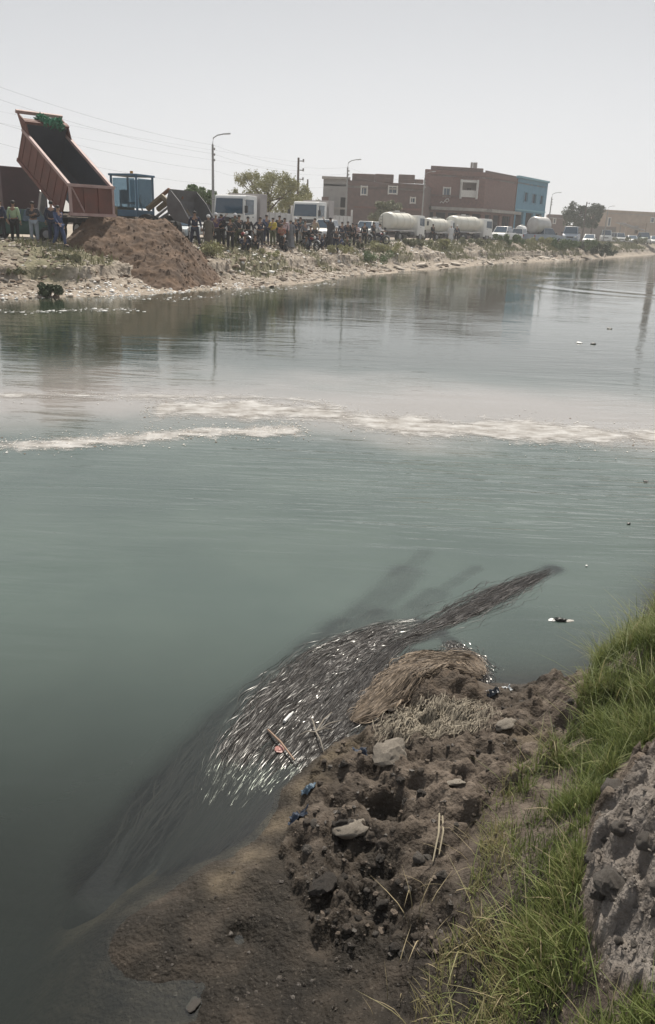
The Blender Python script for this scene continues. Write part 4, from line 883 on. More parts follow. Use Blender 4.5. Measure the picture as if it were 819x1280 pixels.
for s in (-1, 1):
    for x_ in (-1.9, 1.3): wheel(e, x_, s * 1.05, .72, .5)
    mb = MB(); mb.path([(.9, s * .5, 1.7), (1.9, s * .5, 2.35), (2.7, s * .5, 1.75), (3.0, s * .5, 1.35)], [.15, .19, .15, .13], 6); mb.build('lift_arm', mat('loader_yellow', (.38, .26, .10)), e)
    mb = MB(); mb.path([(1.0, s * .3, 1.1), (2.3, s * .4, 1.9)], [.1, .06], 8); mb.build('cylinder', steel, e)
mb = MB(); mb.path([(1.0, 0, 2.1), (2.0, 0, 2.75), (2.9, 0, 2.35)], [.1, .12, .09], 6); mb.build('tilt_link', rust, e)
def bk(profile, name, m, w_): mb = MB(); mb.prism(profile, w_); return mb.build(name, m, e)
bo = [(2.95, 2.75), (2.75, 2.2), (2.8, 1.6), (3.2, 1.15), (4.35, .95)]; bi = [(x + .07, z + .0) if i < 2 else (x + .05, z + .07) for i, (x, z) in enumerate(bo)]
bk(bo + bi[::-1], 'bucket', greybk, 1.35)
for s in (-1, 1): mb = MB(); mb.prism([(2.95, 2.75), (2.75, 2.2), (2.8, 1.6), (3.2, 1.15), (4.35, .95), (3.6, 2.1)], .035); mb.v = [(x, y + s * 1.36, z) for x, y, z in mb.v]; mb.build('bucket_cheek', greybk, e)
mb = MB(); mb.box((4.36, 0, .97), (.14, 2.75, .05)); mb.build('cutting_edge', steel, e)

# ---- the earth mound the truck has tipped
a_, b_ = np.array(pt(122, 41.2)[:2]), np.array(pt(204, 42.2)[:2])
a_m, b_m = a_.copy(), b_.copy()
gx = np.arange(a_[0] - 7.5, b_[0] + 7.5, .07); gy = np.arange(33.5, 48, .07); MX, MY = np.meshgrid(gx, gy, indexing='ij')
dx, dy = b_ - a_; t = np.clip(((MX - a_[0]) * dx + (MY - a_[1]) * dy) / (dx * dx + dy * dy), 0, 1); dd = np.hypot(MX - a_[0] - t * dx, MY - a_[1] - t * dy)
th_ = np.arctan2(MY - 41.7, MX - a_[0] - t * dx)
dd = np.hypot((MX - a_[0] - t * dx) * np.where(MX > b_[0], 1.85, 1.8), (MY - a_[1] - t * dy))
prof = 3.0 - 0.555 * np.maximum(np.sqrt(dd ** 2 + .25) - .5, 0) * (1 + .10 * fbm(th_ * 1.3, dd * .2, 3, 5))
MZ = prof + .26 * fbm(MX * .9, MY * .9, 4, 8) + .09 * fbm(MX * 3, MY * 3, 5, 18, .6) + .07 * fbm(th_ * 7, dd * .35, 3, 28) * ss(.3, 1.5, dd) + .09 * fbm(MX * 9, MY * 9, 4, 38, .65)
msh = np_mesh('dirt_mound', np.stack([MX, MY, MZ], -1).reshape(-1, 3), grid_faces(len(gx), len(gy)))
bm = bmesh.new(); bm.from_mesh(msh); bmesh.ops.delete(bm, geom=[v for v in bm.verts if v.co.z < -.6], context='VERTS'); bm.to_mesh(msh); bm.free()
earth = mat('fresh_earth', (.125, .074, .043), .95, (.065, .039, .024), 1.6, 1.0, 7, contrast=.16)
mo = link('earth_mound', msh, None, earth); props(mo, 'big heap of fresh brown earth spilling down the bank into the water', 'earth mound')
# ================================================================= PEOPLE
def skinmesh(name, nodes, edges, sub=1):
    """nodes: name -> ((x,y,z),(rx,ry)); one smooth continuous surface"""
    ks = list(nodes); me = bpy.data.meshes.new(name + '_src'); me.from_pydata([nodes[k][0] for k in ks], [(ks.index(a), ks.index(b)) for a, b in edges], []); o = bpy.data.objects.new(name, me); COL.objects.link(o)
    md = o.modifiers.new('s', 'SKIN'); md.use_smooth_shade = True; me.skin_vertices or o.modifiers
    sv_ = me.skin_vertices[0].data if len(me.skin_vertices) else None
    if sv_ is None: 
        bpy.context.view_layer.objects.active = o; bm = bmesh.new(); bm.from_mesh(me); bm.verts.layers.skin.verify(); bm.to_mesh(me); bm.free(); sv_ = me.skin_vertices[0].data
    for i, k in enumerate(ks): sv_[i].radius = nodes[k][1]; sv_[i].use_root = (i == 0)
    if sub: s2 = o.modifiers.new('u', 'SUBSURF'); s2.levels = sub; s2.render_levels = sub
    dg = bpy.context.evaluated_depsgraph_get(); out = bpy.data.meshes.new_from_object(o.evaluated_get(dg), depsgraph=dg); out.name = name
    bpy.data.objects.remove(o); bpy.data.meshes.remove(me); return out
def mergemesh(name, base, mbx):
    bm = bmesh.new(); bm.from_mesh(base); vv = [bm.verts.new(p) for p in mbx.v]
    for f in mbx.f: bm.faces.new([vv[i] for i in f])
    for f in bm.faces: f.smooth = True
    me = bpy.data.meshes.new(name); bm.to_mesh(me); bm.free(); bpy.data.meshes.remove(base); return me
POSES = {}
def pose(nm, arms, legs, pelvis=(0, 0, .93), chest=(0, .01, 1.30), neck=(0, .0, 1.47), head=(0, -.02, 1.60), robe=False):
    """faces -y. arms/legs: for L(+x) and R: (elbow, wrist) and (knee, ankle)"""
    V_ = Vector; N = {'pel': (pelvis, (.15, .11)), 'waist': (tuple((V_(pelvis) * .6 + V_(chest) * .4)), (.135, .10)), 'chest': (chest, (.17, .115)), 'neck': (neck, (.055, .055)), 'h1': (tuple(V_(neck).lerp(V_(head), .55)), (.062, .068)), 'h2': (head, (.078, .095)), 'h3': (tuple(V_(head) + V_((0, .01, .085))), (.055, .065))}
    E_ = [('pel', 'waist'), ('waist', 'chest'), ('chest', 'neck'), ('neck', 'h1'), ('h1', 'h2'), ('h2', 'h3')]
    hands = []
    for s, tag_ in ((1, 'L'), (-1, 'R')):
        sh = V_(chest) + V_((s * .19, 0, .09)); el, wr = (V_(q) for q in arms[tag_]); dirv = (wr - el).normalized(); pa = wr + dirv * .09
        N['sh' + tag_] = (tuple(sh), (.062, .062)); N['el' + tag_] = (tuple(el), (.045, .045)); N['wr' + tag_] = (tuple(wr), (.030, .026)); N['pa' + tag_] = (tuple(pa), (.040, .022))
        E_ += [('chest', 'sh' + tag_), ('sh' + tag_, 'el' + tag_), ('el' + tag_, 'wr' + tag_), ('wr' + tag_, 'pa' + tag_)]; hands.append((wr, pa, dirv, s))
        hp = V_(pelvis) + V_((s * .10, 0, -.06)); kn, an = (V_(q) for q in legs[tag_]); toe = an + V_((s * .03, -.17, -.035))
        N['hp' + tag_] = (tuple(hp), (.095, .10)); N['kn' + tag_] = (tuple(kn), (.062, .066)); N['an' + tag_] = (tuple(an), (.042, .048)); N['to' + tag_] = (tuple(toe), (.045, .032))
        E_ += [('pel', 'hp' + tag_), ('hp' + tag_, 'kn' + tag_), ('kn' + tag_, 'an' + tag_), ('an' + tag_, 'to' + tag_)]
    body = skinmesh('body', N, E_)
    ex = MB(); hd = V_(head)
    ex.ell(tuple(hd + V_((0, -.105, -.01))), (.014, .022, .026), 6, 4)
    for s in (-1, 1): ex.ell(tuple(hd + V_((s * .083, .01, 0))), (.012, .022, .034), 6, 4); ex.ell(tuple(hd + V_((s * .032, -.086, .022))), (.013, .010, .008), 6, 4)
    ex.ell(tuple(hd + V_((0, -.088, -.052))), (.026, .010, .008), 6, 4)
    for wr, pa, dv, s in hands:
        side = dv.cross(V_((0, 1, 0))); side = side.normalized() if side.length > .1 else V_((1, 0, 0)); curl = V_((0, -1, 0)) * .5
        for k in range(4):
            ln = (.062, .075, .07, .055)[k]; b0 = pa + side * (k - 1.5) * .02 + dv * .01; m_ = b0 + dv * ln * .55 + curl * .012; ex.path([b0, m_, m_ + (dv + curl * .9).normalized() * ln * .5], [.0095, .0085, .006], 5)
        tb = wr + dv * .03 + side * .03; ex.path([tb, tb + side * .03 + dv * .03, tb + side * .035 + dv * .06 + curl * .02], [.012, .010, .007], 5)
    body = mergemesh('body', body, ex)
    def sub_(keys, k_, off=0):
        nn = {k: (N[k][0], (N[k][1][0] * k_ + off, N[k][1][1] * k_ + off)) for k in keys}; return nn, [e_ for e_ in E_ if e_[0] in keys and e_[1] in keys]
    nn, ee = sub_(['pel', 'waist', 'chest', 'shL', 'elL', 'shR', 'elR', 'wrL', 'wrR'], 1.10, .014); nn['neckb'] = (tuple(V_(chest).lerp(V_(neck), .62)), (.075, .07)); ee.append(('chest', 'neckb'))
    for t_ in 'LR': a_ = V_(N['el' + t_][0]); b2 = V_(N['wr' + t_][0]); nn['wr' + t_] = (tuple(a_.lerp(b2, .86)), (.045, .043))
    shirt = skinmesh('shirt', nn, ee)
    nn, ee = sub_(['pel', 'hpL', 'knL', 'anL', 'hpR', 'knR', 'anR'], 1.08, .018); trousers = skinmesh('trousers', nn, ee)
    rb = None
    if robe:
        b_ = MB(); vs = []; n = 16; P_, C2 = V_(pelvis), V_(chest)
        for z, rx, ry in ((.07, .30, .24), (.10, .29, .23), (.5, .235, .19), (.85, .20, .155), (1.0, .19, .145), (1.25, .205, .145), (1.42, .17, .11), (1.47, .08, .075)):
            for k in range(n): a_ = 2 * math.pi * k / n; f_ = 1 + (.09 * math.sin(5 * a_ + z * 3) if z < .9 else 0); vs.append((rx * f_ * math.cos(a_), ry * f_ * math.sin(a_), z))
        b_.add(vs, [(j * n + k, j * n + (k + 1) % n, (j + 1) * n + (k + 1) % n, (j + 1) * n + k) for j in range(7) for k in range(n)] + [tuple(range(n))]); rb = b_.mesh('robe', smooth=True)
    hb = MB(); hb.ell(tuple(hd + V_((0, .018, .045))), (.095, .105, .085), 12, 7); hair = hb.mesh('hair', smooth=True)
    hb = MB(); hb.ell(tuple(hd + V_((0, .01, .06))), (.118, .125, .078), 12, 7); hb.ell(tuple(hd + V_((0, .02, .11))), (.09, .095, .06), 12, 6); turban = hb.mesh('headwrap', smooth=True)
    shoes = []
    for t_ in 'LR': an = V_(N['an' + t_][0]); sm = MB(); sm.ell(tuple(an + V_((0, -.07, -.045))), (.058, .15, .05), 10, 6); shoes.append(sm.mesh('shoe', smooth=True))
    POSES[nm] = dict(body=body, shirt=shirt, trousers=trousers, robe=rb, hair=hair, headwrap=turban, shoes=shoes)
SL = {'L': ((.12, .0, .48), (.13, .03, .09)), 'R': ((-.12, .0, .48), (-.13, .03, .09))}
pose('stand', {'L': ((.26, .03, 1.12), (.27, -.04, .86)), 'R': ((-.26, .03, 1.12), (-.27, -.04, .86))}, SL, robe=True)
pose('wide', {'L': ((.30, .03, 1.13), (.33, -.05, .9)), 'R': ((-.30, .03, 1.13), (-.30, -.06, .9))}, {'L': ((.17, -.02, .48), (.24, .03, .09)), 'R': ((-.17, .02, .48), (-.22, .05, .09))})
pose('hips', {'L': ((.40, .05, 1.15), (.20, -.08, 1.0)), 'R': ((-.40, .05, 1.15), (-.20, -.08, 1.0))}, SL)
pose('folded', {'L': ((.27, -.05, 1.13), (-.02, -.20, 1.14)), 'R': ((-.27, -.05, 1.13), (.02, -.22, 1.18))}, SL, robe=True)
pose('raised', {'L': ((.36, -.10, 1.42), (.52, -.2, 1.62)), 'R': ((-.26, .03, 1.12), (-.27, -.04, .86))}, SL, robe=True)
pose('walk', {'L': ((.26, .12, 1.14), (.26, .02, .90)), 'R': ((-.26, -.10, 1.14), (-.24, -.28, .96))}, {'L': ((.11, -.16, .50), (.11, -.22, .09)), 'R': ((-.11, .05, .49), (-.12, .28, .13))})
pose('sit', {'L': ((.27, -.10, .48), (.15, -.34, .44)), 'R': ((-.27, -.10, .48), (-.15, -.34, .44))}, {'L': ((.16, -.36, .47), (.14, -.38, .08)), 'R': ((-.16, -.36, .47), (-.14, -.38, .08))}, pelvis=(0, 0, .14), chest=(0, -.04, .53), neck=(0, -.07, .70), head=(0, -.10, .83))
pose('ride', {'L': ((.30, -.15, 1.05), (.27, -.42, 1.02)), 'R': ((-.30, -.15, 1.05), (-.27, -.42, 1.02))}, {'L': ((.24, -.32, .62), (.25, -.22, .22)), 'R': ((-.24, -.32, .62), (-.25, -.22, .22))}, pelvis=(0, .05, .80), chest=(0, -.02, 1.18), neck=(0, -.05, 1.35), head=(0, -.08, 1.48))
skins = [mat('skin_brown', (.28, .16, .10), .6), mat('skin_tan', (.36, .22, .15), .6)]
hairm = mat('black_hair', (.015, .013, .012), .7); shoem = mat('dark_shoes', (.03, .027, .025), .7)
CLO = {'navy': (.025, .032, .06), 'black': (.02, .02, .024), 'charcoal': (.045, .045, .052), 'green': (.36, .46, .29), 'greyjean': (.33, .37, .42), 'robe_brown': (.13, .115, .095), 'yellow': (.55, .42, .06), 'red': (.30, .12, .09), 'rose': (.52, .40, .42), 'grey': (.19, .195, .21), 'blue': (.05, .075, .16), 'teal': (.04, .09, .10), 'white': (.62, .62, .63), 'olive': (.10, .11, .06), 'purple': (.075, .045, .10), 'beige': (.42, .35, .26)}
def cloth(c): return mat('cloth_' + c, CLO[c], .9, tuple(v * .7 for v in CLO[c]), 5, .25, 25)
def setm(o, m):
    if not o.data.materials: o.data.materials.append(None)
    o.material_slots[0].link = 'OBJECT'; o.material_slots[0].material = m
def person(px, D, ps, top, bot, turn, label, h=1.72, z=None, yb=None, head='hair', group='crowd watching from the canal road', dx=0):
    x = atY(px, D, 1.8)
    if z is None: z = 1.80
    e = empty('person', (x, D, z), rad(turn), label, 'person', group, h / 1.72); q = POSES[ps]
    sk = skins[int(px * 7) % 2]
    o = link('body', q['body'], e); setm(o, sk)
    if bot == 'robe': o = link('robe', q['robe'], e); setm(o, cloth(top)); o = link('sleeves', q['shirt'], e); setm(o, cloth(top))
    else: o = link('shirt', q['shirt'], e); setm(o, cloth(top)); o = link('trousers', q['trousers'], e); setm(o, cloth(bot))
    if head == 'wrap': o = link('headwrap', q['headwrap'], e); setm(o, cloth('white'))
    elif head == 'cap': o = link('cap', q['hair'], e); setm(o, cloth('grey'))
    else: o = link('hair', q['hair'], e); setm(o, hairm)
    for sh_ in q['shoes']: o = link('shoe', sh_, e); setm(o, shoem)
    return e
# feet height: stand on the bank surface as built
def gz(px, D):
    x = atY(px, D, 1.8); v = float(-sdist(np.array([x]), np.array([D]), FAR)[0])
    seg = FAR[1:] - FAR[:-1]; best = (1e9, 0)
    for i in range(len(seg)):
        t = np.clip(((x - FAR[i, 0]) * seg[i, 0] + (D - FAR[i, 1]) * seg[i, 1]) / (seg[i] @ seg[i]), 0, 1); p = FAR[i] + t * seg[i]; d = np.hypot(x - p[0], D - p[1])
        if d < best[0]:
            # solve (x,D) = base(u) + v*NF along the strip
            best = (d, i)
    # strip coordinates use one constant inland direction: intersect line through point along NF with the shoreline
    for i in range(len(seg)):
        A_ = np.array([[seg[i, 0], NF[0]], [seg[i, 1], NF[1]]]); 
        try: t, vv = np.linalg.solve(A_, np.array([x, D]) - FAR[i])
        except Exception: continue
        if -1e-6 <= t <= 1 + 1e-6:
            U = sF[i] + t * segF[i]
            if vv > 7.4: return 1.785
            X_, Y_, Z_ = far_uv(np.array([U]), np.array([vv])); return float(Z_[0])
    return 1.8
PEOPLE = [
 (3, 35.5, 'wide', 'navy', 'black', 160, 'man in navy top cut by the left edge of the photo'),
 (20, 36, 'stand', 'green', 'black', 175, 'man in pale green shirt and black trousers seen from behind at the left'),
 (44, 36.3, 'folded', 'charcoal', 'greyjean', 20, 'man in dark top and light grey jeans with his arms folded'),
 (67, 36.2, 'stand', 'navy', 'navy', 190, 'man all in navy beside the raised truck bed, behind the one in blue'),
 (75, 35.6, 'walk', 'blue', 'blue', 60, 'man in blue clothes nearest the earth mound on its left'),
 (244, 50, 'wide', 'navy', 'navy', 10, 'man in navy standing legs apart just right of the mound'),
 (261, 49.5, 'stand', 'robe_brown', 'robe', 0, 'man in long grey brown robe under the nearest street lamp'),
 (270, 51, 'raised', 'purple', 'black', 15, 'man in dark purple raising one arm beside the man in the long brown robe'),
 (277, 50.5, 'folded', 'black', 'black', -20, 'man in black with folded arms right of the one raising an arm'),
 (288, 48.5, 'hips', 'charcoal', 'black', 0, 'tall man in charcoal with hands on hips before the truck cab'),
 (299, 50, 'wide', 'charcoal', 'olive', 30, 'man in charcoal top and olive trousers standing over the first motorcycle'),
 (310, 49.5, 'wide', 'black', 'black', -10, 'man in black jacket spread wide before the first white truck door'),
 (325, 49, 'hips', 'navy', 'charcoal', 0, 'man in navy with elbows out left of the yellow shirt'),
 (333, 50.5, 'stand', 'blue', 'navy', 30, 'man in dark blue squeezed in just left of the yellow shirt'),
 (341, 48.5, 'folded', 'yellow', 'olive', -30, 'man in bright yellow shirt in the middle of the crowd'),
 (349, 51, 'stand', 'charcoal', 'black', 0, 'tall dark-haired man looking over the man in the reddish shirt'),
 (352, 47.5, 'folded', 'red', 'black', 20, 'man in reddish brown shirt right of the yellow shirt', 1.62),
 (355.5, 49.5, 'stand', 'rose', 'charcoal', 0, 'man in pale pink shirt behind the reddish shirt'),
 (363, 48.5, 'stand', 'grey', 'robe', -10, 'man in long grey robe right of the pink shirt'),
 (369, 50, 'stand', 'navy', 'black', 20, 'slim man in navy right of the long grey robe'),
 (375, 51.5, 'folded', 'teal', 'white', 0, 'man in dark teal top and white trousers left of the second motorcycle'),
 (399, 50.5, 'sit', 'navy', 'navy', 20, 'man in navy sitting on the bank edge by the white pickup'),
 (406, 51, 'sit', 'black', 'charcoal', -20, 'man in black sitting left of the very tall robed figure'),
 (412, 50, 'raised', 'charcoal', 'robe', 160, 'tall man in long charcoal robe standing above the seated men', 2.05),
 (420, 54, 'hips', 'charcoal', 'navy', 10, 'man with elbows out just right of the tall robed man'),
 (427, 58, 'stand', 'navy', 'charcoal', 0, 'man in navy behind the white pickup tail'),
 (434, 56, 'sit', 'olive', 'black', 0, 'man in olive sitting on the bank right of the pickup', 1.9),
 (434, 60, 'wide', 'black', 'charcoal', 10, 'man in black standing behind the seated olive one'),
 (440, 59, 'stand', 'charcoal', 'black', -15, 'last upright man in charcoal before the white station car'),
 (449, 57, 'sit', 'robe_brown', 'olive', 30, 'man in brown sitting on the bank before the station car'),
 (466, 60, 'walk', 'charcoal', 'charcoal', 40, 'man in charcoal walking beside the third motorcycle'),
 (319, 47, 'sit', 'black', 'charcoal', 10, 'man in black sitting low at the bank edge left of the yellow shirt'),
 (356, 46.8, 'sit', 'charcoal', 'black', -20, 'man in charcoal sitting low below the grey robe'),
 (381, 52, 'raised', 'grey', 'black', 30, 'man in grey waving one arm behind the motorcycle rider'),
 (393, 54, 'wide', 'beige', 'charcoal', -20, 'man in beige shirt standing between the motorcycle and the seated men'),
 (445, 59, 'folded', 'rose', 'black', 25, 'man in pale pink shirt left of the man sitting in brown'),
 (455, 60, 'stand', 'black', 'black', -15, 'man in black standing right behind the man sitting in brown'),
 (384, 50, 'sit', 'grey', 'charcoal', -30, 'man in grey sitting low in front of the motorcycle rider'),
 (424, 56, 'sit', 'blue', 'navy', 10, 'man in blue sitting on the bank right of the tall robed man'),
 (478, 60, 'sit', 'black', 'black', -20, 'man in black sitting just right of the white topped rider'),
 (294, 52, 'stand', 'olive', 'robe', 0, 'man in long olive robe behind the hands-on-hips man'),
 (306, 46.5, 'sit', 'navy', 'black', 15, 'man in navy sitting low beside the first motorcycle wheel'),
 (540, 84, 'walk', 'black', 'black', 30, 'man in black between the first and second tankers'),
 (563, 90, 'stand', 'white', 'robe', 0, 'man in a long white robe left of the third tanker'),
 (570, 92, 'stand', 'navy', 'black', 0, 'man in navy beside the white robed man near the third tanker'),
]
def DV(px, v):      # distance at which column px is v metres inland of the far waterline
    lo, hi = 25, 200
    for _ in range(40):
        m_ = (lo + hi) / 2
        if far_v_at(px, m_) < v: lo = m_
        else: hi = m_
    return lo
def edgeD(px, D): return D * 1.06 if px < 100 else DV(px, (4.9 if px > 375 else 5.6 if px > 330 else 5.4) + (D - (50 if px < 420 else 58)) * .22 if px < 500 else 6.6)
for P_ in PEOPLE:
    px, D, ps, tp, bt, tn, lb = P_[:7]; D = edgeD(px, D); h = P_[7] if len(P_) > 7 else 1.74
    v = far_v_at(px, D); 
    person(px, D, ps, tp, bt, tn, lb, h, z=gz(px, D) - .01, head='wrap' if 'robe' in lb and tp != 'grey' and 'seated' not in lb else 'hair')
# ---- motorcycles
def motorcycle():
    e = empty('motorcycle')
    for x_ in (-.65, .65):
        vs = []; n, m_ = 18, 6
        for i in range(n):
            a = 2 * math.pi * i / n
            for j in range(m_): b = 2 * math.pi * j / m_; rr = .27 + .05 * math.cos(b); vs.append((x_ + rr * math.cos(a), .05 * math.sin(b), .32 + rr * math.sin(a)))
        t = MB(); t.add(vs, [(i * m_ + j, ((i + 1) % n) * m_ + j, ((i + 1) % n) * m_ + (j + 1) % m_, i * m_ + (j + 1) % m_) for i in range(n) for j in range(m_)]); wo_ = t.build('wheel', black, e, 0, True)
        t = MB(); 
        for k in range(6): a = math.pi * k / 6; t.path([(x_ - .24 * math.cos(a), 0, .32 - .24 * math.sin(a)), (x_ + .24 * math.cos(a), 0, .32 + .24 * math.sin(a))], .008, 4)
        t.path([(x_, -.06, .32), (x_, .06, .32)], .05, 8); t.build('spokes', steel, wo_)
    t = MB(); t.path([(-.65, .08, .32), (-.1, .1, .5), (.35, .06, .72), (.65, .07, .32)], .022, 6); t.path([(-.65, -.08, .32), (-.1, -.1, .5), (.35, -.06, .72), (.65, -.07, .32)], .022, 6); t.path([(.5, 0, .55), (.33, 0, .98)], .035, 6); t.build('frame', dkmetal, e)
    t = MB(); t.ell((.12, 0, .78), (.24, .12, .11), 12, 7); t.build('fuel_tank', mat('bike_red', (.28, .03, .03), .3), e, 0, True)
    t = MB(); t.box((-.33, 0, .78), (.62, .22, .10)); t.build('seat', black, e, .04, True)
    t = MB(); t.box((0, 0, .42), (.34, .2, .28)); t.build('engine', steel, e, .04)
    t = MB(); t.path([(.30, -.34, 1.02), (.36, -.15, .98), (.36, .15, .98), (.30, .34, 1.02)], .018, 6); t.build('handlebar', dkmetal, e)
    t = MB(); t.ell((.47, 0, .86), (.09, .09, .09), 10, 6); t.build('headlight', lightm, e, 0, True)
    t = MB(); t.path([(0, .14, .3), (-.4, .16, .3), (-.75, .16, .36)], [.025, .035, .035], 6); t.build('exhaust', steel, e)
    t = MB()
    for x_ in (-.65, .65): t.path([(x_ + .36 * math.cos(a), 0, .32 + .36 * math.sin(a)) for a in np.linspace(.5, 2.6, 7)], .05, 6)
    t.build('mudguard', steel, e); return e
mc = motorcycle()
for i, (px, D, hd, lb) in enumerate([(303, 48.5, -.9, 'motorcycle below the man in charcoal and olive'), (387, 49.5, -.7, 'motorcycle between the teal topped man and the seated men'), (473, 59, -.3, 'motorcycle standing right of the walking man near the nearest tanker'), (453, 63, -.6, 'motorcycle behind the man sitting in brown')]):
    D = edgeD(px, D); o = mc if i == 0 else copy_tree(mc); o.location = (atY(px, D), D, gz(px, D)); o.rotation_euler.z = hd; props(o, lb, 'motorcycle', 'motorcycles on the bank edge')
for (px, D, hd, tp, lb) in ((387, 49.5, -.7, 'black', 'man in black sitting astride the motorcycle beside the white pickup'), (473, 59, -.3, 'white', 'man in white top astride the motorcycle near the nearest tanker')):
    D = edgeD(px, D); person(px, D, 'ride', tp, 'navy', math.degrees(hd) + 90, lb, 1.72, z=gz(px, D) + .02)

# ================================================================= FAR BANK DETAILS
def rock_mesh(seed, sub=2, amp=.28, flat=.7):
    bm = bmesh.new(); bmesh.ops.create_icosphere(bm, subdivisions=sub, radius=1); r = np.random.default_rng(seed); o = r.random(3) * 50
    from mathutils import noise as mn
    for v in bm.verts:
        n = mn.noise(v.co * 1.1 + Vector(o)) * amp * 1.6 + mn.noise(v.co * 3.1 + Vector(o)) * amp * .8 + mn.noise(v.co * 7 + Vector(o)) * amp * .35; v.co *= 1 + n; v.co.z *= flat
    for f in bm.faces: f.smooth = seed % 3 != 0
    me = bpy.data.meshes.new('rock'); bm.to_mesh(me); bm.free(); return me
rocklo = [rock_mesh(i, 1, .38, .6) for i in range(6)]
stone_pale = mat('pale_rubble', (.55, .49, .42), .95, (.36, .31, .26), 3, .4, 14); stone_brown = mat('brown_rubble', (.26, .20, .15), .95, (.16, .12, .09), 3, .5, 14); stone_dark = mat('dark_rubble', (.11, .09, .07), .95); plastic = mat('white_litter', (.80, .79, .77), .6)
for me in rocklo: me.materials.append(stone_pale)
def place_far(U, V, s, m, me=None, fl=1, name='stone'):
    X_, Y_, Z_ = far_uv(np.array([U]), np.array([V])); o = bpy.data.objects.new(name, me or rocklo[random.randrange(6)]); COL.objects.link(o); o.parent = far_bank
    o.location = (X_[0], Y_[0], Z_[0] + s * .12); o.scale = (s * random.uniform(.7, 1.3), s * random.uniform(.7, 1.2), s * fl * random.uniform(.6, 1)); o.rotation_euler = (random.uniform(-.3, .3), random.uniform(-.3, .3), random.uniform(0, 6.3))
    o.material_slots[0].link = 'OBJECT'; o.material_slots[0].material = m
def u_at_px(px):   # arclength of the waterline seen at column px
    best = min(((abs(proj((np.interp(u_, sF, FAR[:, 0]), np.interp(u_, sF, FAR[:, 1]), 0))[0] - px), u_) for u_ in np.arange(sF[2], sF[16], .5))); return best[1]
UL = [(u_at_px(p_)) for p_ in (-20, 140, 260, 340, 500, 620, 742)]
for i in range(285):
    r = random.random()
    if r < .40: U, V, s = random.uniform(UL[0], UL[1] + 1), random.uniform(.2, 6.2), random.uniform(.05, .15)
    elif r < .55: U, V, s = random.uniform(UL[1], UL[3]), random.uniform(2.0, 6), random.uniform(.06, .2)
    elif r < .8: U, V, s = random.uniform(UL[3], UL[4]), random.uniform(.2, 5.5), random.uniform(.08, .28)
    else: U, V, s = random.uniform(UL[4], UL[6]), random.uniform(0, 1.8), random.uniform(.2, .55)
    m = random.choices([stone_pale, stone_brown, stone_dark, plastic], [.5, .28, .12, .10] if r < .8 else [.85, .1, .05, 0])[0]
    place_far(U, V, s, m, fl=.7 if r < .8 else .5)
# fine rubble in between, joined
def scatter_rubble(n, sizes, uv, name, m, seed, kinds=None):
    rng = np.random.default_rng(seed); U, V = uv(rng, n); X_, Y_, Z_ = far_uv(U, V); base = np.array([v.co[:] for v in rocklo[seed % 6].vertices]); fac = np.array([p.vertices[:] for p in rocklo[seed % 6].polygons])
    s = rng.uniform(*sizes, n)[:, None, None]; a = rng.random(n) * 6.28; c, q = np.cos(a), np.sin(a); B_ = base[None] * s * rng.uniform(.6, 1.3, (n, 1, 3)); B2 = B_.copy(); B2[..., 0] = B_[..., 0] * c[:, None] - B_[..., 1] * q[:, None]; B2[..., 1] = B_[..., 0] * q[:, None] + B_[..., 1] * c[:, None]
    Vv = B2 + np.stack([X_, Y_, Z_], -1)[:, None]; Ff = fac[None] + (np.arange(n) * len(base))[:, None, None]
    return props(link(name, np_mesh(name, Vv.reshape(-1, 3), Ff.reshape(-1, 3), False), far_bank, m), kind='stuff')
allu = lambda lo, hi, v0, v1: (lambda rng, n: (lo + (hi - lo) * rng.random(n) ** 1.0, v0 + (v1 - v0) * rng.random(n)))
scatter_rubble(1500, (.03, .10), allu(UL[0] - 3, UL[4], .3, 6.6), 'rubble', stone_pale, 1)
scatter_rubble(1500, (.03, .12), allu(UL[0] - 3, UL[4], .5, 6.6), 'rubble', stone_brown, 2)
scatter_rubble(900, (.08, .22), allu(UL[3], UL[6], .2, 5), 'rubble', stone_pale, 3)
scatter_rubble(700, (.03, .08), allu(UL[0] - 3, UL[3], -.8, 1.6), 'litter', plastic, 4)
scatter_rubble(350, (.05, .13), allu(UL[3], UL[6], 2.5, 6.8), 'litter', plastic, 5)
# shrubs on the bank, each its own plant
def shrub(px, V, w_, h_, label, leaf='green', n=900, size=.07, name='shrub', low=0):
    U = u_at_px(px); X_, Y_, Z_ = far_uv(np.array([U]), np.array([V])); rng = np.random.default_rng(int(px))
    for _ in range(6):   # slide along the bank until it stands in that column
        q = proj((X_[0], Y_[0], Z_[0]))[0]; U += (px - q) * Y_[0] / FPX / .5 * .8; X_, Y_, Z_ = far_uv(np.array([U]), np.array([V]))
    e = empty(name, (X_[0], Y_[0], Z_[0] - .05), 0, label, 'shrub', 'shrubs on the far bank'); k = 12
    cen = [(rng.uniform(-.5, .5) * w_, rng.uniform(-.35, .35) * w_, rng.uniform(.25, .75) * h_) for _ in range(k)]; mb = MB()
    for c in cen[:8]: mb.path([(0, 0, 0), (c[0] * .6, c[1] * .6, c[2] * .6), c], [.02, .014, .006], 4)
    mb.build('stems', bark, e); Vv, Ff = leaf_cloud(cen, [h_ * .28] * k, n, size, .9, rng); link('foliage', np_mesh('foliage', Vv, Ff, False), e, leafs[leaf])
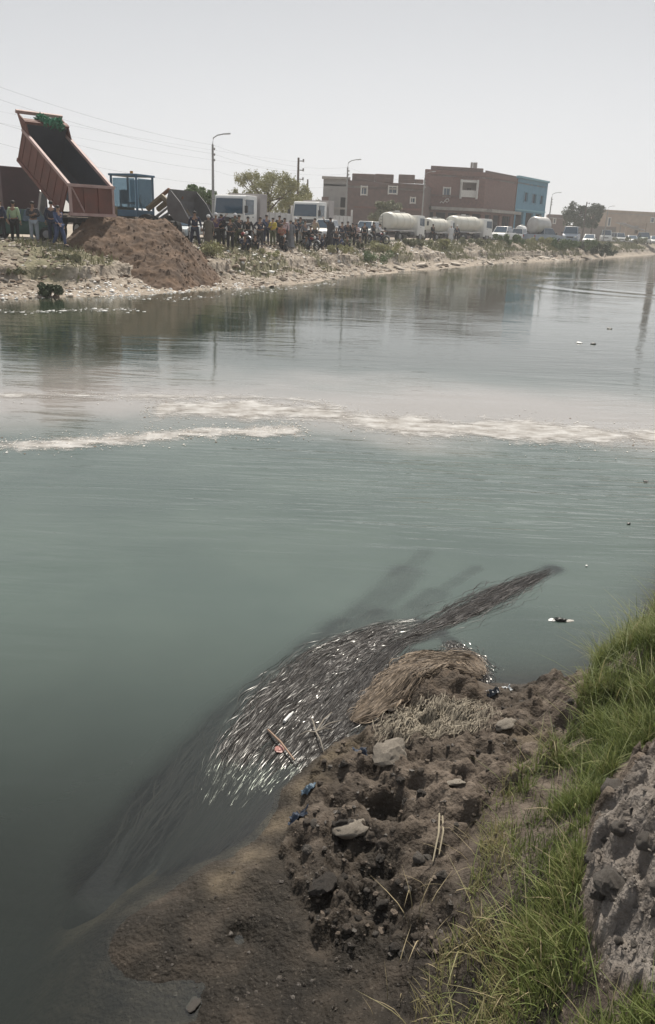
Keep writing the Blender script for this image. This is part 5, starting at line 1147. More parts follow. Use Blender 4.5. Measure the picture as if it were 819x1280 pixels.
for px, V, w_, h_, lb, lf, n in [
    (65, .7, .62, .62, 'dark round bush at the waterline on the left', 'dark', 1500), (265, 4.2, .9, 1.0, 'yellow green bush right of the earth mound', 'olive', 900), (88, 3.2, .9, .4, 'low grey bush on the ledge left of the mound', 'grey', 600), (20, 3.0, .9, .35, 'flat dry bush on the ledge at the left edge', 'grey', 500),
    (337, 3.6, 1.1, .6, 'small bush below the yellow shirted man', 'olive', 600), (425, 3.4, 1.6, .8, 'bush below the tall robed man', 'olive', 800), (461, 2.8, 3.2, 1.3, 'broad green bush below the white station car', 'green', 2200), (481, 3.6, 2.4, 1.0, 'smaller bush joined to the right of the broad green one', 'olive', 1400),
    (523, 4.2, 2.4, .9, 'bush on the bank below the gap between tankers', 'grey', 1300), (552, 4.0, 3.0, 1.0, 'bush below the middle tanker', 'olive', 1500), (590, 4.2, 3.4, 1.0, 'bush below the third tanker', 'grey', 1500), (634, 3.8, 4.2, 1.2, 'bush below the double cab pickup', 'green', 1800),
    (668, 3.8, 4.2, 1.3, 'bush below the grey pickup with the silver tank', 'olive', 1800), (700, 2.6, 5.0, 1.8, 'large bush below the blue grey van', 'green', 2400), (722, 2.4, 4.2, 1.9, 'large leafy bush left of the dark clump', 'green', 2200), (741, 1.4, 4.4, 2.2, 'dark clump of bushes where the bank juts into the water', 'dark', 3200), (756, .9, 2.8, 1.3, 'low dark bush at the very tip of the jutting bank', 'dark', 1600),
    (786, 4.0, 6.0, 1.5, 'faint bush on the pale bank at far right', 'grey', 1200), (808, 4.0, 6.0, 1.5, 'last faint bush at the right edge of the far bank', 'grey', 1200)]:
    shrub(px, V, w_, h_, lb, lf, n, .07 if px < 500 else .12)
# grass tufts along the bank (ground cover)
def far_grass():
    rng = np.random.default_rng(50); n = 26000; U = rng.uniform(UL[1], UL[6] + 60, n); V = rng.uniform(1.8, 7.0, n); X_, Y_, Z_ = far_uv(U, V); keep = (fbm(X_ * .35, Y_ * .35, 3, 90) + .22 * ss(45, 75, Y_)) > .08
    X_, Y_, Z_ = X_[keep], Y_[keep], Z_[keep]; n = len(X_); h_ = rng.uniform(.10, .36, n) * (1 + .5 * ss(60, 110, Y_)); a = rng.random(n) * 6.28; w_ = .03 + .03 * ss(50, 100, Y_); lean = rng.normal(0, .1, (n, 2))
    b0 = np.stack([X_ - w_ * np.cos(a), Y_ - w_ * np.sin(a), Z_ - .02], -1); b1 = np.stack([X_ + w_ * np.cos(a), Y_ + w_ * np.sin(a), Z_ - .02], -1); t_ = np.stack([X_ + lean[:, 0], Y_ + lean[:, 1], Z_ + h_], -1)
    props(link('bank_grass', np_mesh('bank_grass', np.stack([b0, b1, t_], 1).reshape(-1, 3), np.arange(3 * n).reshape(n, 3), False), None, mat('bank_grass', (.27, .25, .14), .85, (.15, .16, .08), .8)), 'patchy dry green grass along the top of the far bank', 'grass', kind='stuff')
far_grass()
# ================================================================= NEAR BANK DETAILS
mudclod = mat('mud_clod', (.125, .098, .076), .9, (.065, .05, .038), 9, .9, 45, contrast=.2); mudwet = mat('wet_clod', (.05, .039, .03), .55, (.026, .02, .015), 9, .8, 45); palestone = mat('pale_stone', (.26, .23, .19), .9, (.17, .145, .12), 8, .6, 40)
soilclod = mat('grey_soil_clod', (.18, .16, .14), .95, (.11, .095, .083), 7, 1.0, 40)
rocks = [rock_mesh(100 + i, 3, .30, .8) for i in range(9)]
for me in rocks: me.materials.append(mudclod)
def near_rock(px, py, s, m, z=.15, fl=1.0, name='clod', stretch=1.0, rz=None, sink=.25, parent=near_bank):
    for _ in range(4): P = at(px, py, z); z = float(H(P[0], P[1])[0])
    o = bpy.data.objects.new(name, rocks[random.randrange(9)]); COL.objects.link(o); o.parent = parent
    o.location = (P[0], P[1], z + s * fl * (.8 - 2 * sink) * .6); o.scale = (s * stretch, s * random.uniform(.8, 1), s * fl * random.uniform(.75, 1)); o.rotation_euler = (random.uniform(-.4, .4), random.uniform(-.4, .4), random.uniform(0, 6.3) if rz is None else rz)
    o.material_slots[0].link = 'OBJECT'; o.material_slots[0].material = m; return o
def named_rock(px, py, s, m, label, **k):
    o = near_rock(px, py, s, m, name='stone', parent=None, **k); props(o, label, 'stone'); return o
named_rock(438, 1030, .075, palestone, 'flat pale stone lying above the dark hollows in the mud', stretch=1.35, fl=.55, rz=.1)
named_rock(487, 948, .09, palestone, 'large pale grey lump at the edge of the weed, beside blue rags', fl=.7, rz=.5, stretch=1.1)
named_rock(404, 1104, .062, mudwet, 'dark wet square stone alone on smooth mud below the hollows', fl=.8)
named_rock(631, 911, .05, palestone, 'small flat pale stone right of the dry weed pile', fl=.45, stretch=1.3)
named_rock(566, 981, .05, palestone, 'flat pale slab on the mud right of the deepest hollow', fl=.35, stretch=1.4)
named_rock(242, 1256, .03, soilclod, 'grey stone half sunk in the dark wet mud at the bottom', fl=.4, stretch=1.3)
named_rock(768, 1000, .065, soilclod, 'rough grey soil boulder at the top left of the soil heap', fl=.8)
named_rock(756, 1148, .055, soilclod, 'round soil lump at the lower left corner of the soil heap', fl=.9)
k = 0
while k < 120:
    px, py = random.uniform(345, 745), random.uniform(845, 1215)
    if not inpoly(np.array([px]), np.array([py]), CLODPOLY)[0]: continue
    core = math.exp(-(((px - 480) / 90) ** 2 + ((py - 1035) / 80) ** 2)); s = random.uniform(.008, .022) + core * random.uniform(0, .035) * random.random()
    near_rock(px, py, s, random.choices([mudclod, mudwet, soilclod], [.5, .3, .2])[0]); k += 1
# soil heap clods
for _ in range(20):
    px, py = random.uniform(735, 835), random.uniform(930, 1245)
    if inpoly(np.array([px]), np.array([py]), SOILPOLY)[0]: near_rock(px, py, random.uniform(.010, .035), soilclod, z=.9, sink=.32)
# crumbs, joined
def crumbs(n, poly, bbox, sizes, m, seed, z0, name='crumbs'):
    rng = np.random.default_rng(seed); px = rng.uniform(bbox[0], bbox[2], n); py = rng.uniform(bbox[1], bbox[3], n); ok = inpoly(px, py, poly); px, py = px[ok], py[ok]; n = len(px)
    d = np.stack([(px - 409.5) / FPX, (640 - py) / FPX, -np.ones(n)], -1) @ R.T; z = np.full(n, z0)
    for _ in range(5): P = CAM + d * ((z - 3) / d[:, 2])[:, None]; z = Hfull(P[:, 0], P[:, 1])
    me0 = rocklo[seed % 6]; base = np.array([v.co[:] for v in me0.vertices]); fac = np.array([p.vertices[:] for p in me0.polygons])
    s = (sizes[0] + (sizes[1] - sizes[0]) * rng.random(n) ** 2.5)[:, None, None]; a = rng.random(n) * 6.28; c, q = np.cos(a)[:, None], np.sin(a)[:, None]; B_ = base[None] * s * rng.uniform(.6, 1.3, (n, 1, 3)); B2 = B_.copy(); B2[..., 0] = B_[..., 0] * c - B_[..., 1] * q; B2[..., 1] = B_[..., 0] * q + B_[..., 1] * c
    Vv = B2 + np.stack([P[:, 0], P[:, 1], z], -1)[:, None]; Ff = fac[None] + (np.arange(n) * len(base))[:, None, None]
    props(link(name, np_mesh(name, Vv.reshape(-1, 3), Ff.reshape(-1, 3), False), near_bank, m), kind='stuff')
crumbs(600, CLODPOLY, (345, 845, 745, 1215), (.004, .02), mudclod, 1, .15)
crumbs(400, CLODPOLY, (345, 845, 745, 1215), (.004, .016), mudwet, 2, .15)
crumbs(350, [(180, 1140), (360, 1060), (560, 1120), (560, 1290), (150, 1290)], (150, 1060, 560, 1290), (.003, .013), mudwet, 3, .08)
crumbs(700, SOILPOLY, (728, 900, 830, 1250), (.003, .012), soilclod, 4, .95)

# ---- streaming weed
def resample(P, n):
    s = np.concatenate([[0], np.cumsum(np.hypot(*(P[1:] - P[:-1]).T))]); t = np.linspace(0, s[-1], n); Q = np.stack([np.interp(t, s, P[:, 0]), np.interp(t, s, P[:, 1])], -1)
    for _ in range(int(n * .12)): Q[1:-1] = (Q[:-2] + 2 * Q[1:-1] + Q[2:]) / 4
    return Q
def strands(name, guides, n, width, zfun, m, label, seed, lens=(.3, .9), seg=22, roll=.7, wob=.02, parent=None, cat='water weed'):
    rng = np.random.default_rng(seed); Vs = []; Fs = []; b = 0; tint = []
    GR = [(resample(g[0], 160), g[1], g[2]) for g in guides]; wsum = np.array([g[2] for g in GR]); wsum = wsum / wsum.sum(); LK = [[(np.clip(rng.normal(0, .48), -1.5, 1.5), rng.random(3) * 6.28) for _ in range(30)] for _ in GR]
    for i in range(n):
        k = rng.choice(len(GR), p=wsum); Q, hw, _ = GR[k]; Lq = len(Q); fl = rng.uniform(*lens); t0 = rng.random() * (1.0 - fl); t = np.clip(np.linspace(t0, t0 + fl, seg), 0, 1) * (Lq - 1)
        j = np.clip(t.astype(int), 0, Lq - 2); f = (t - j)[:, None]; P = Q[j] * (1 - f) + Q[j + 1] * f; T = Q[j + 1] - Q[j]; T /= np.linalg.norm(T, axis=1)[:, None] + 1e-9; Nn = np.stack([-T[:, 1], T[:, 0]], -1)
        pin = np.sin(np.clip(t / (Lq - 1), 0, 1) * np.pi) * .7 + .28
        off = np.clip(rng.normal(0, .5), -1.5, 1.5) * hw * pin * 1.15; ph = rng.random(3) * 6.28
        if rng.random() < .72: lk = LK[k][rng.integers(0, 30)]; off = lk[0] * hw * pin * 1.15 + rng.normal(0, .0085); ph = lk[1] + rng.normal(0, .25, 3)
        q = np.linspace(0, 1, seg) * fl
        o = off + wob * (np.sin(q * 14 + ph[0]) + .5 * np.sin(q * 31 + ph[1]) + .25 * np.sin(q * 67 + ph[2])) * (.4 + abs(off) / hw)
        P = P + Nn * o[:, None]; zz = zfun(P[:, 0], P[:, 1], rng) + .003 * np.sin(q * 22 + ph[1]) + .0012 * np.sin(q * 70 + ph[2])
        ww = width * rng.uniform(.5, 1.4) * np.sin(np.linspace(.12, math.pi - .08, seg)) ** .6; ra = roll * np.sin(q * rng.uniform(10, 30) + ph[2])
        A_ = np.concatenate([P - Nn * (ww * np.cos(ra))[:, None], (zz - ww * np.sin(ra))[:, None]], 1); B_ = np.concatenate([P + Nn * (ww * np.cos(ra))[:, None], (zz + ww * np.sin(ra))[:, None]], 1)
        Vs.append(np.stack([A_, B_], 1).reshape(-1, 3)); i0 = b + 2 * np.arange(seg - 1); Fs.append(np.stack([i0, i0 + 1, i0 + 3, i0 + 2], -1)); b += 2 * seg; tint += [rng.random()] * (2 * seg)
    o = link(name, np_mesh(name, np.concatenate(Vs), np.concatenate(Fs), True, {'tint': tint}), parent, m); return props(o, label, cat, kind='stuff')
def weedmat(name, c0, c1, rough, spec=.5, coat=0):
    m = bpy.data.materials.new(name); m.use_nodes = True; n = m.node_tree.nodes; l = m.node_tree.links; b = n['Principled BSDF']; a = n.new('ShaderNodeAttribute'); a.attribute_name = 'tint'; cr = n.new('ShaderNodeValToRGB'); cr.color_ramp.elements[0].color = (*c0, 1); cr.color_ramp.elements[1].color = (*c1, 1)
    l.new(a.outputs['Fac'], cr.inputs[0]); l.new(cr.outputs[0], b.inputs['Base Color']); b.inputs['Roughness'].default_value = rough; b.inputs['Specular IOR Level'].default_value = spec; b.inputs['Coat Weight'].default_value = coat; b.inputs['Coat Roughness'].default_value = .12; return m
deepw = weedmat('sunken_weed', (.012, .012, .015), (.038, .033, .030), .85, .2)
wet = weedmat('wet_weed', (.014, .012, .011), (.042, .036, .031), .24, .3)

def wz(lo, hi):
    def f(x, y, r): return r.uniform(lo, hi) - (.15 * ss(4.4, 3.3, y) + .04 * ss(.0, -.7, x)) * r.uniform(.4, 1)
    return f
UP = [(gl([(262, 1010), (300, 940), (345, 880), (405, 825), (480, 785), (530, 778)]), .20, 1.0), (gl([(300, 1010), (350, 950), (400, 890), (445, 845), (500, 800), (550, 788)]), .17, 1.0), (gl([(360, 985), (430, 900), (475, 850), (525, 812)]), .11, .9)] + GUIDES[3:]
strands('floating_weed', UP, 6200, .0016, lambda x, y, r: r.uniform(-.014, .004) - .07 * ss(4.05, 3.45, y) * r.uniform(.2, 1), wet, 'mat of long dark wet weed strands streaming along the water surface, full of silver glints', 5, (.3, .95), roll=.42, seg=34, wob=.026)
strands('floating_weed', [GUIDES[3], GUIDES[4], (gl([(400, 850), (450, 810), (500, 785)]), .13, 1.2), (gl([(320, 970), (370, 900), (420, 850)]), .14, 1.1)], 800, .0018, wz(-.004, .006), weedmat('silvery_weed', (.05, .045, .042), (.13, .115, .105), .24, .6), 'paler silvery strands catching the sun on top of the weed mat', 6, (.15, .5), roll=.6)
strands('matted_weed', GUIDES, 7500, .0026, lambda x, y, r: r.uniform(-.035, -.008) - .02 * ss(4.2, 3.2, y), deepw, 'dull dark strands of the weed mat lying just under the water', 11, (.3, .9), roll=.3, seg=26)
strands('sunken_weed', DARK, 900, .006, lambda x, y, r: r.uniform(-.16, -.02), deepw, 'dark weed plumes sunk below the surface, pointing away across the canal', 7, (.15, .5), roll=.3, wob=.03)
# the body of the weed under the strands
mx_, my_ = np.meshgrid(np.arange(-1.7, 2.6, .03), np.arange(2.4, 8.0, .03), indexing='ij'); dd1 = dens(mx_, my_, GUIDES); dd2 = dens(mx_, my_, DARK)
mzz = np.maximum(-.03 - (.045 * ss(4.2, 3.2, my_) + .02 * ss(.0, -.7, mx_)) - .7 * (1 - dd1), -.10 - .7 * (1 - dd2)) + .02 * fbm(mx_ * 7, my_ * 7, 3, 14)
props(link('weed_mass', np_mesh('weed_mass', np.stack([mx_, my_, mzz], -1).reshape(-1, 3), grid_faces(*mx_.shape)), None, mat('weed_mass', (.020, .019, .021), .9, (.010, .011, .016), 6, .6, 30)), 'thick dark body of submerged weed under the streaming strands', 'water weed', kind='stuff')
# ---- the dry brown weed pile pulled up on the shore
pc = at(548, 850, .12)
def pileH(x, y): return float(H(x, y)[0]) if False else 0
def pz(x, y, r):
    t = np.exp(-(((x - pc[0]) / .34) ** 2 + ((y - pc[1]) / .26) ** 2) ** 1.2); return np.maximum(Hfull(x, y), 0) + .02 + .17 * t * r.uniform(.62, 1.16)
PG = [(gl([(440, 905), (500, 865), (560, 848), (600, 862)]), .12, 1), (gl([(470, 865), (530, 830), (585, 826), (605, 850)]), .10, 1), (gl([(455, 890), (520, 850), (580, 840)]), .13, 1)]
drym = weedmat('dry_weed', (.045, .032, .022), (.25, .19, .135), .75)
strands('dry_weed_pile', PG, 2600, .0035, pz, drym, 'pile of matted brown weed stems combed over the muddy point', 8, (.3, .9), roll=.9, wob=.018, cat='weed pile')
qx, qy = np.meshgrid(np.arange(pc[0] - .8, pc[0] + .8, .02), np.arange(pc[1] - .7, pc[1] + .7, .02), indexing='ij'); tt = np.exp(-(((qx - pc[0]) / .34) ** 2 + ((qy - pc[1]) / .26) ** 2) ** 1.2)
qz = np.maximum(Hfull(qx, qy), -.02) - .03 + .17 * tt + .012 * fbm(qx * 20, qy * 20, 3, 4); qz = np.where(tt < .02, qz - .1, qz)
props(link('weed_pile_core', np_mesh('weed_pile_core', np.stack([qx, qy, qz], -1).reshape(-1, 3), grid_faces(*qx.shape)), None, mat('pile_core', (.09, .065, .045), .9, (.04, .03, .022), 14, .8, 60)), 'dark tangled core of the brown weed pile', 'weed pile', kind='stuff')
# thin grey dead stems lying over the mud behind the pile
DG = [(gl([(470, 960), (520, 920), (560, 890)]), .22, 1), (gl([(500, 950), (560, 930), (610, 900)]), .2, 1), (gl([(540, 960), (550, 920), (540, 880)]), .2, 1)]
strands('dead_stems', DG, 420, .0028, lambda x, y, r: Hfull(x, y) + r.uniform(.005, .05), weedmat('dead_stem', (.12, .10, .075), (.27, .235, .18), .85), 'thin dead grey stems scattered over the clods behind the weed pile', 9, (.2, .7), roll=.5, wob=.03, cat='dead stems')

# ---- grass
GRASS = [(738, 845), (760, 800), (790, 775), (830, 740), (1000, 700), (1000, 940), (830, 925), (775, 955), (735, 1030), (722, 1135), (755, 1225), (900, 1260), (900, 1400), (500, 1400), (515, 1270), (555, 1170), (600, 1080), (600, 1010), (660, 960), (705, 925)]
def grass(n, seed, hr, wid, poly, name, label, m, dens_fn=None, bend=.6, seg=4):
    rng = np.random.default_rng(seed); X_ = rng.uniform(.2, 3.6, n); Y_ = rng.uniform(1.0, 6.6, n); Z_ = Hbase(X_, Y_)[0]; px, py, dp = proj(np.stack([X_, Y_, Z_], -1))
    ok = inpoly(px, py, poly) & (dp > .3) & (Z_ > .03) & (px < 930); X_, Y_, px, py = X_[ok], Y_[ok], px[ok], py[ok]
    Z_ = Hfull(X_, Y_); cl = fbm(X_ * 5, Y_ * 5, 3, 66); ed = np.minimum(1, .35 + 1.2 * rng.random(len(X_)))
    edge = ss(640, 700, px + (py - 1050) * .33) * .8 + .2
    keep = (rng.random(len(X_)) < (.55 + 1.1 * cl) * edge * (1.0 - .55 * ss(1150, 1290, py) * ss(760, 640, px))); X_, Y_, Z_, cl, px, py = (q[keep] for q in (X_, Y_, Z_, cl, px, py)); n = len(X_)
    h_ = rng.uniform(*hr, n) * (.7 + .8 * np.clip(cl + .4, 0, 1)) * (1 - .35 * ss(5.5, 4, Y_) * ss(900, 1100, py)); a = rng.random(n) * 6.28; dx, dy = np.cos(a), np.sin(a); bd = rng.uniform(.15, bend + .3, n) * h_
    wdt = wid * rng.uniform(.6, 1.4, n); V = np.zeros((n, seg * 2 + 1, 3)); wx_, wy_ = -dy, dx
    for j in range(seg):
        t = j / seg; cx = X_ + dx * bd * t * t * 1.1; cy = Y_ + dy * bd * t * t * 1.1; cz = Z_ - .01 + h_ * (t - .28 * t * t * np.minimum(bd / h_, 1)); w_ = wdt * (1 - t * .65)
        V[:, 2 * j] = np.stack([cx - wx_ * w_, cy - wy_ * w_, cz], -1); V[:, 2 * j + 1] = np.stack([cx + wx_ * w_, cy + wy_ * w_, cz], -1)
    V[:, -1] = np.stack([X_ + dx * bd * 1.2, Y_ + dy * bd * 1.2, Z_ + h_ * (1 - .30 * np.minimum(bd / h_, 1))], -1)
    k_ = 2 * seg + 1; b = (np.arange(n) * k_)[:, None]; F = [b + np.array([[2 * j, 2 * j + 1, 2 * j + 3], [2 * j, 2 * j + 3, 2 * j + 2]]).reshape(1, -1) for j in range(seg - 1)]; F = [f.reshape(-1, 3) for f in F] + [b + np.array([[2 * seg - 2, 2 * seg - 1, 2 * seg]])]
    tint = np.repeat(np.clip(.5 + .5 * cl + rng.normal(0, .22, n) + .35 * (px < 640), 0, 1), k_); me = np_mesh(name, V.reshape(-1, 3), np.concatenate(F), False, {'tint': tint})
    props(link(name, me, None, m), label, 'grass', kind='stuff')
def grassmat():
    m = bpy.data.materials.new('grass_blade'); m.use_nodes = True; n = m.node_tree.nodes; l = m.node_tree.links; b = n['Principled BSDF']; a = n.new('ShaderNodeAttribute'); a.attribute_name = 'tint'; cr = n.new('ShaderNodeValToRGB'); e = cr.color_ramp.elements
    e[0].color = (.055, .08, .022, 1); e[1].color = (.26, .23, .12, 1); k = e.new(.45); k.color = (.12, .15, .045, 1); k = e.new(.78); k.color = (.20, .23, .08, 1)
    l.new(a.outputs['Fac'], cr.inputs[0]); l.new(cr.outputs[0], b.inputs['Base Color']); b.inputs['Roughness'].default_value = .55; b.inputs['Specular IOR Level'].default_value = .35
    t = n.new('ShaderNodeBsdfTranslucent'); l.new(cr.outputs[0], t.inputs[0]); ms = n.new('ShaderNodeMixShader'); ms.inputs[0].default_value = .35; l.new(b.outputs[0], ms.inputs[1]); l.new(t.outputs[0], ms.inputs[2]); l.new(ms.outputs[0], n['Material Output'].inputs['Surface']); return m
gm = grassmat()
grass(600000, 1, (.045, .12), .0024, GRASS, 'grass', 'thick short green grass covering the near bank at right', gm)
grass(30000, 2, (.12, .26), .0026, GRASS, 'long_grass', 'longer green grass blades standing out of the near bank turf', gm, bend=.9, seg=5)
grass(14000, 3, (.06, .2), .0022, [(500, 1130), (600, 1000), (680, 940), (740, 900), (700, 1100), (700, 1290), (460, 1290)], 'dry_grass', 'thin dry straw coloured grass where turf meets mud', weedmat('dry_blade', (.13, .10, .055), (.27, .22, .13), .8), bend=1.1)
# grass sprouting on the edges of the soil heap
# ---- foam and floating scum
foamm = mat('foam', (.58, .57, .55), .7, (.40, .36, .31), 9, .4, 30)
def foam_film_material():
    m = bpy.data.materials.new('foam_film'); m.use_nodes = True; n = m.node_tree.nodes; l = m.node_tree.links; n.clear(); out = n.new('ShaderNodeOutputMaterial'); tc = n.new('ShaderNodeTexCoord'); a = n.new('ShaderNodeAttribute'); a.attribute_name = 'cover'
    mp = n.new('ShaderNodeMapping'); mp.inputs['Scale'].default_value = (.8, 1.5, 1); l.new(tc.outputs['Object'], mp.inputs[0])
    ns = n.new('ShaderNodeTexNoise'); ns.inputs['Scale'].default_value = 3.2; ns.inputs['Detail'].default_value = 9; ns.inputs['Roughness'].default_value = .68; l.new(mp.outputs[0], ns.inputs[0])
    vo = n.new('ShaderNodeTexVoronoi'); vo.inputs['Scale'].default_value = 14; l.new(mp.outputs[0], vo.inputs[0])
    ad = n.new('ShaderNodeMath'); ad.operation = 'ADD'; l.new(ns.outputs['Fac'], ad.inputs[0]); l.new(a.outputs['Fac'], ad.inputs[1])
    sb = n.new('ShaderNodeMath'); sb.operation = 'MULTIPLY_ADD'; l.new(vo.outputs['Distance'], sb.inputs[0]); sb.inputs[1].default_value = -.18; l.new(ad.outputs[0], sb.inputs[2])
    mr = n.new('ShaderNodeMapRange'); l.new(sb.outputs[0], mr.inputs[0]); mr.inputs[1].default_value = .86; mr.inputs[2].default_value = 1.24; mr.inputs[4].default_value = .8
    cr = n.new('ShaderNodeValToRGB'); cr.color_ramp.elements[0].color = (.24, .22, .20, 1); cr.color_ramp.elements[0].position = .35; cr.color_ramp.elements[1].color = (.56, .55, .54, 1); cr.color_ramp.elements[1].position = .65; l.new(ns.outputs['Fac'], cr.inputs[0])
    d = n.new('ShaderNodeBsdfDiffuse'); l.new(cr.outputs[0], d.inputs[0]); t = n.new('ShaderNodeBsdfTransparent'); ms = n.new('ShaderNodeMixShader'); l.new(mr.outputs[0], ms.inputs[0]); l.new(t.outputs[0], ms.inputs[1]); l.new(d.outputs[0], ms.inputs[2]); l.new(ms.outputs[0], out.inputs['Surface']); return m
ffm = foam_film_material()
def foam_band(line_px, halfw, peak, seed, label):
    Q = resample(gl(line_px), 260); T = np.gradient(Q, axis=0); T /= np.linalg.norm(T, axis=1)[:, None]; Nn = np.stack([-T[:, 1], T[:, 0]], -1); s = np.linspace(-1, 1, 15); u_ = np.arange(260)
    hw = halfw * (1 + .5 * fbm(u_ * .06, u_ * 0., 3, seed)); P = Q[:, None] + Nn[:, None] * (s[None, :, None] * hw[:, None, None]); cov = peak * (1 - np.abs(s[None])) ** .8 * (1 + .35 * fbm(u_ * .05 + 9, u_ * 0., 3, seed + 5))[:, None]
    fade = ss(0, 12, u_) * ss(259, 247, u_); cov = cov * (.3 + .7 * fade[:, None]) - .0
    V = np.concatenate([P, np.full(P.shape[:2] + (1,), .004 + .0013 * seed)], -1); o = link('foam_scum', np_mesh('foam_scum', V.reshape(-1, 3), grid_faces(260, 15), True, {'cover': cov.ravel()}), None, ffm); props(o, label, 'foam', kind='stuff'); return Q, Nn, hw
B1 = foam_band([(-60, 556), (60, 556), (170, 548), (250, 540), (330, 540), (385, 536)], .62, .95, 1, 'lower left streak of pale foam drifting on the canal')
B2 = foam_band([(180, 510), (300, 512), (390, 515), (470, 528), (560, 536), (650, 538), (740, 543), (900, 550)], 1.25, 1.05, 2, 'main band of pale foam crossing the canal to the right edge')
B3 = foam_band([(-60, 497), (60, 494), (180, 496), (300, 497), (380, 500), (430, 512)], .6, .66, 3, 'thin upper line of foam curving across the canal')
B4 = foam_band([(120, 362), (160, 375), (230, 374), (290, 369), (360, 360), (420, 354)], .9, .42, 4, 'pale scum on the shallow water below the earth mound')
B5 = foam_band([(-40, 388), (30, 390), (100, 388), (170, 386)], .9, .50, 5, 'streak of pale scum along the left far shore')
def chips(bands, n, sizes, seed, label, m):
    rng = np.random.default_rng(seed); me0 = rocklo[2]; base = np.array([v.co[:] for v in me0.vertices]); fac = np.array([p.vertices[:] for p in me0.polygons]); Pc = []
    for (Q, Nn, hw), k in zip(bands, n): i = rng.integers(0, 260, k); Pc.append(Q[i] + Nn[i] * (np.clip(rng.normal(0, .42, k), -1.2, 1.2) * hw[i])[:, None] + rng.normal(0, .02, (k, 2)))
    Pc = np.concatenate(Pc); k = len(Pc); s = (sizes[0] + (sizes[1] - sizes[0]) * rng.random(k) ** 3)[:, None, None]; B_ = base[None] * s * rng.uniform(.6, 1.5, (k, 1, 3)); B_[..., 2] *= .35
    V = B_ + np.concatenate([Pc, np.full((k, 1), .004)], 1)[:, None]; props(link('floating_debris', np_mesh('floating_debris', V.reshape(-1, 3), (fac[None] + (np.arange(k) * len(base))[:, None, None]).reshape(-1, 3), False), None, m), label, 'debris', kind='stuff')
chips([B1, B2, B3], [2200, 4800, 700], (.004, .017), 1, 'small pale flecks of foam and litter in the drifting bands', foamm)
chips([B1, B2], [350, 700], (.004, .016), 2, 'small brown flecks floating in the foam bands', mat('brown_flecks', (.17, .11, .07), .8))
chips([B4, B5], [260, 130], (.012, .08), 3, 'pale litter floating along the far shallows', plastic)
# ---- single floating things
def blob(px, py, s, m, label, name, cat, fl=.5): 
    P = at(px, py, 0); o = bpy.data.objects.new(name, rocks[random.randrange(9)]); COL.objects.link(o); o.location = (P[0], P[1], .01); o.scale = (s * 1.3, s, s * fl); o.rotation_euler.z = random.random() * 6; o.material_slots[0].link = 'OBJECT'; o.material_slots[0].material = m; return props(o, label, cat)
darkm = mat('soaked_dark', (.02, .02, .018), .5)
P = at(700, 776, 0); e = empty('floating_debris_clump', tuple(P), .3, 'black tangled clump floating beside white foam left of the grass', 'debris')
for i, (dx, dy, s) in enumerate(((0, 0, .05), (.05, -.02, .04), (-.04, .02, .03))):
    o = bpy.data.objects.new('black_lump', rocks[i]); COL.objects.link(o); o.parent = e; o.location = (dx, dy, .01); o.scale = (s, s * .7, s * .8); o.material_slots[0].link = 'OBJECT'; o.material_slots[0].material = darkm
mb = MB()
for i in range(9): a = random.random() * 6.28; mb.path([(0, 0, .01), (.06 * math.cos(a), .05 * math.sin(a), .05 * random.random()), (.12 * math.cos(a + .4), .09 * math.sin(a + .4), .01)], [.006, .004, .002], 4)
mb.build('twigs', darkm, e); e.scale = (.6,) * 3
o = bpy.data.objects.new('foam_lump', rocks[4]); COL.objects.link(o); o.parent = e; o.location = (-.10, .04, .005); o.scale = (.05, .035, .015); o.material_slots[0].link = 'OBJECT'; o.material_slots[0].material = plastic
o = bpy.data.objects.new('foam_lump', rocks[5]); COL.objects.link(o); o.parent = e; o.location = (.12, -.04, .005); o.scale = (.06, .03, .012); o.material_slots[0].link = 'OBJECT'; o.material_slots[0].material = foamm
blob(742, 430, .07, darkm, 'rightmost of the small dark things floating on calm water at right', 'floating_bottle', 'litter'); blob(724, 429, .07, plastic, 'pale speck floating left of the dark ones at right', 'floating_bottle', 'litter'); blob(762, 411, .08, darkm, 'farthest small dark thing floating on calm water at right', 'floating_bottle', 'litter')
blob(733, 708, .010, plastic, 'tiny white scrap floating between weed tip and grass', 'floating_scrap', 'litter'); blob(807, 602, .03, darkm, 'dark stick-like scrap floating near the right edge', 'floating_scrap', 'litter', .2); blob(786, 655, .018, darkm, 'small dark scrap floating below the stick-like one', 'floating_scrap', 'litter')
# stick, red scrap, white bottle on the weed
a_, b_ = at(335, 912, .02), at(368, 950, .02); mb = MB(); mb.path([tuple(a_), tuple((a_ + b_) / 2 + [0, 0, .015]), tuple(b_)], [.006, .008, .005], 6); props(mb.build('stick', mat('stick_wood', (.30, .20, .14), .8), smooth=True), 'thin reddish stick lying across the weed mat', 'stick')
blob(350, 938, .028, mat('red_plastic', (.30, .12, .10), .5), 'faded red scrap under the stick on the weed', 'plastic_scrap', 'litter', .3)
P = at(361, 896, .015); mb = MB(); d_ = Vector((.05, .11, 0)); mb.path([tuple(Vector(P) - d_ * .5), tuple(Vector(P) + d_ * .2), tuple(Vector(P) + d_ * .35), tuple(Vector(P) + d_ * .5)], [.011, .011, .006, .006], 8); props(mb.build('plastic_bottle', plastic, smooth=True), 'small white bottle floating on the glinting weed', 'bottle')
# branching grey twig on the weed
mb = MB(); o0 = Vector(at(395, 915, .02)); 
for a, b in ((372, 920), (388, 895), (415, 890), (418, 912), (405, 940), (428, 900)): q = Vector(at(a, b, .02)); mb.path([tuple(o0), tuple(o0.lerp(q, .5) + Vector((0, 0, .02))), tuple(q)], [.005, .004, .002], 5)
props(mb.build('twig', mat('grey_twig', (.26, .23, .19), .8)), 'branching grey twig lying on the weed mat', 'twig')
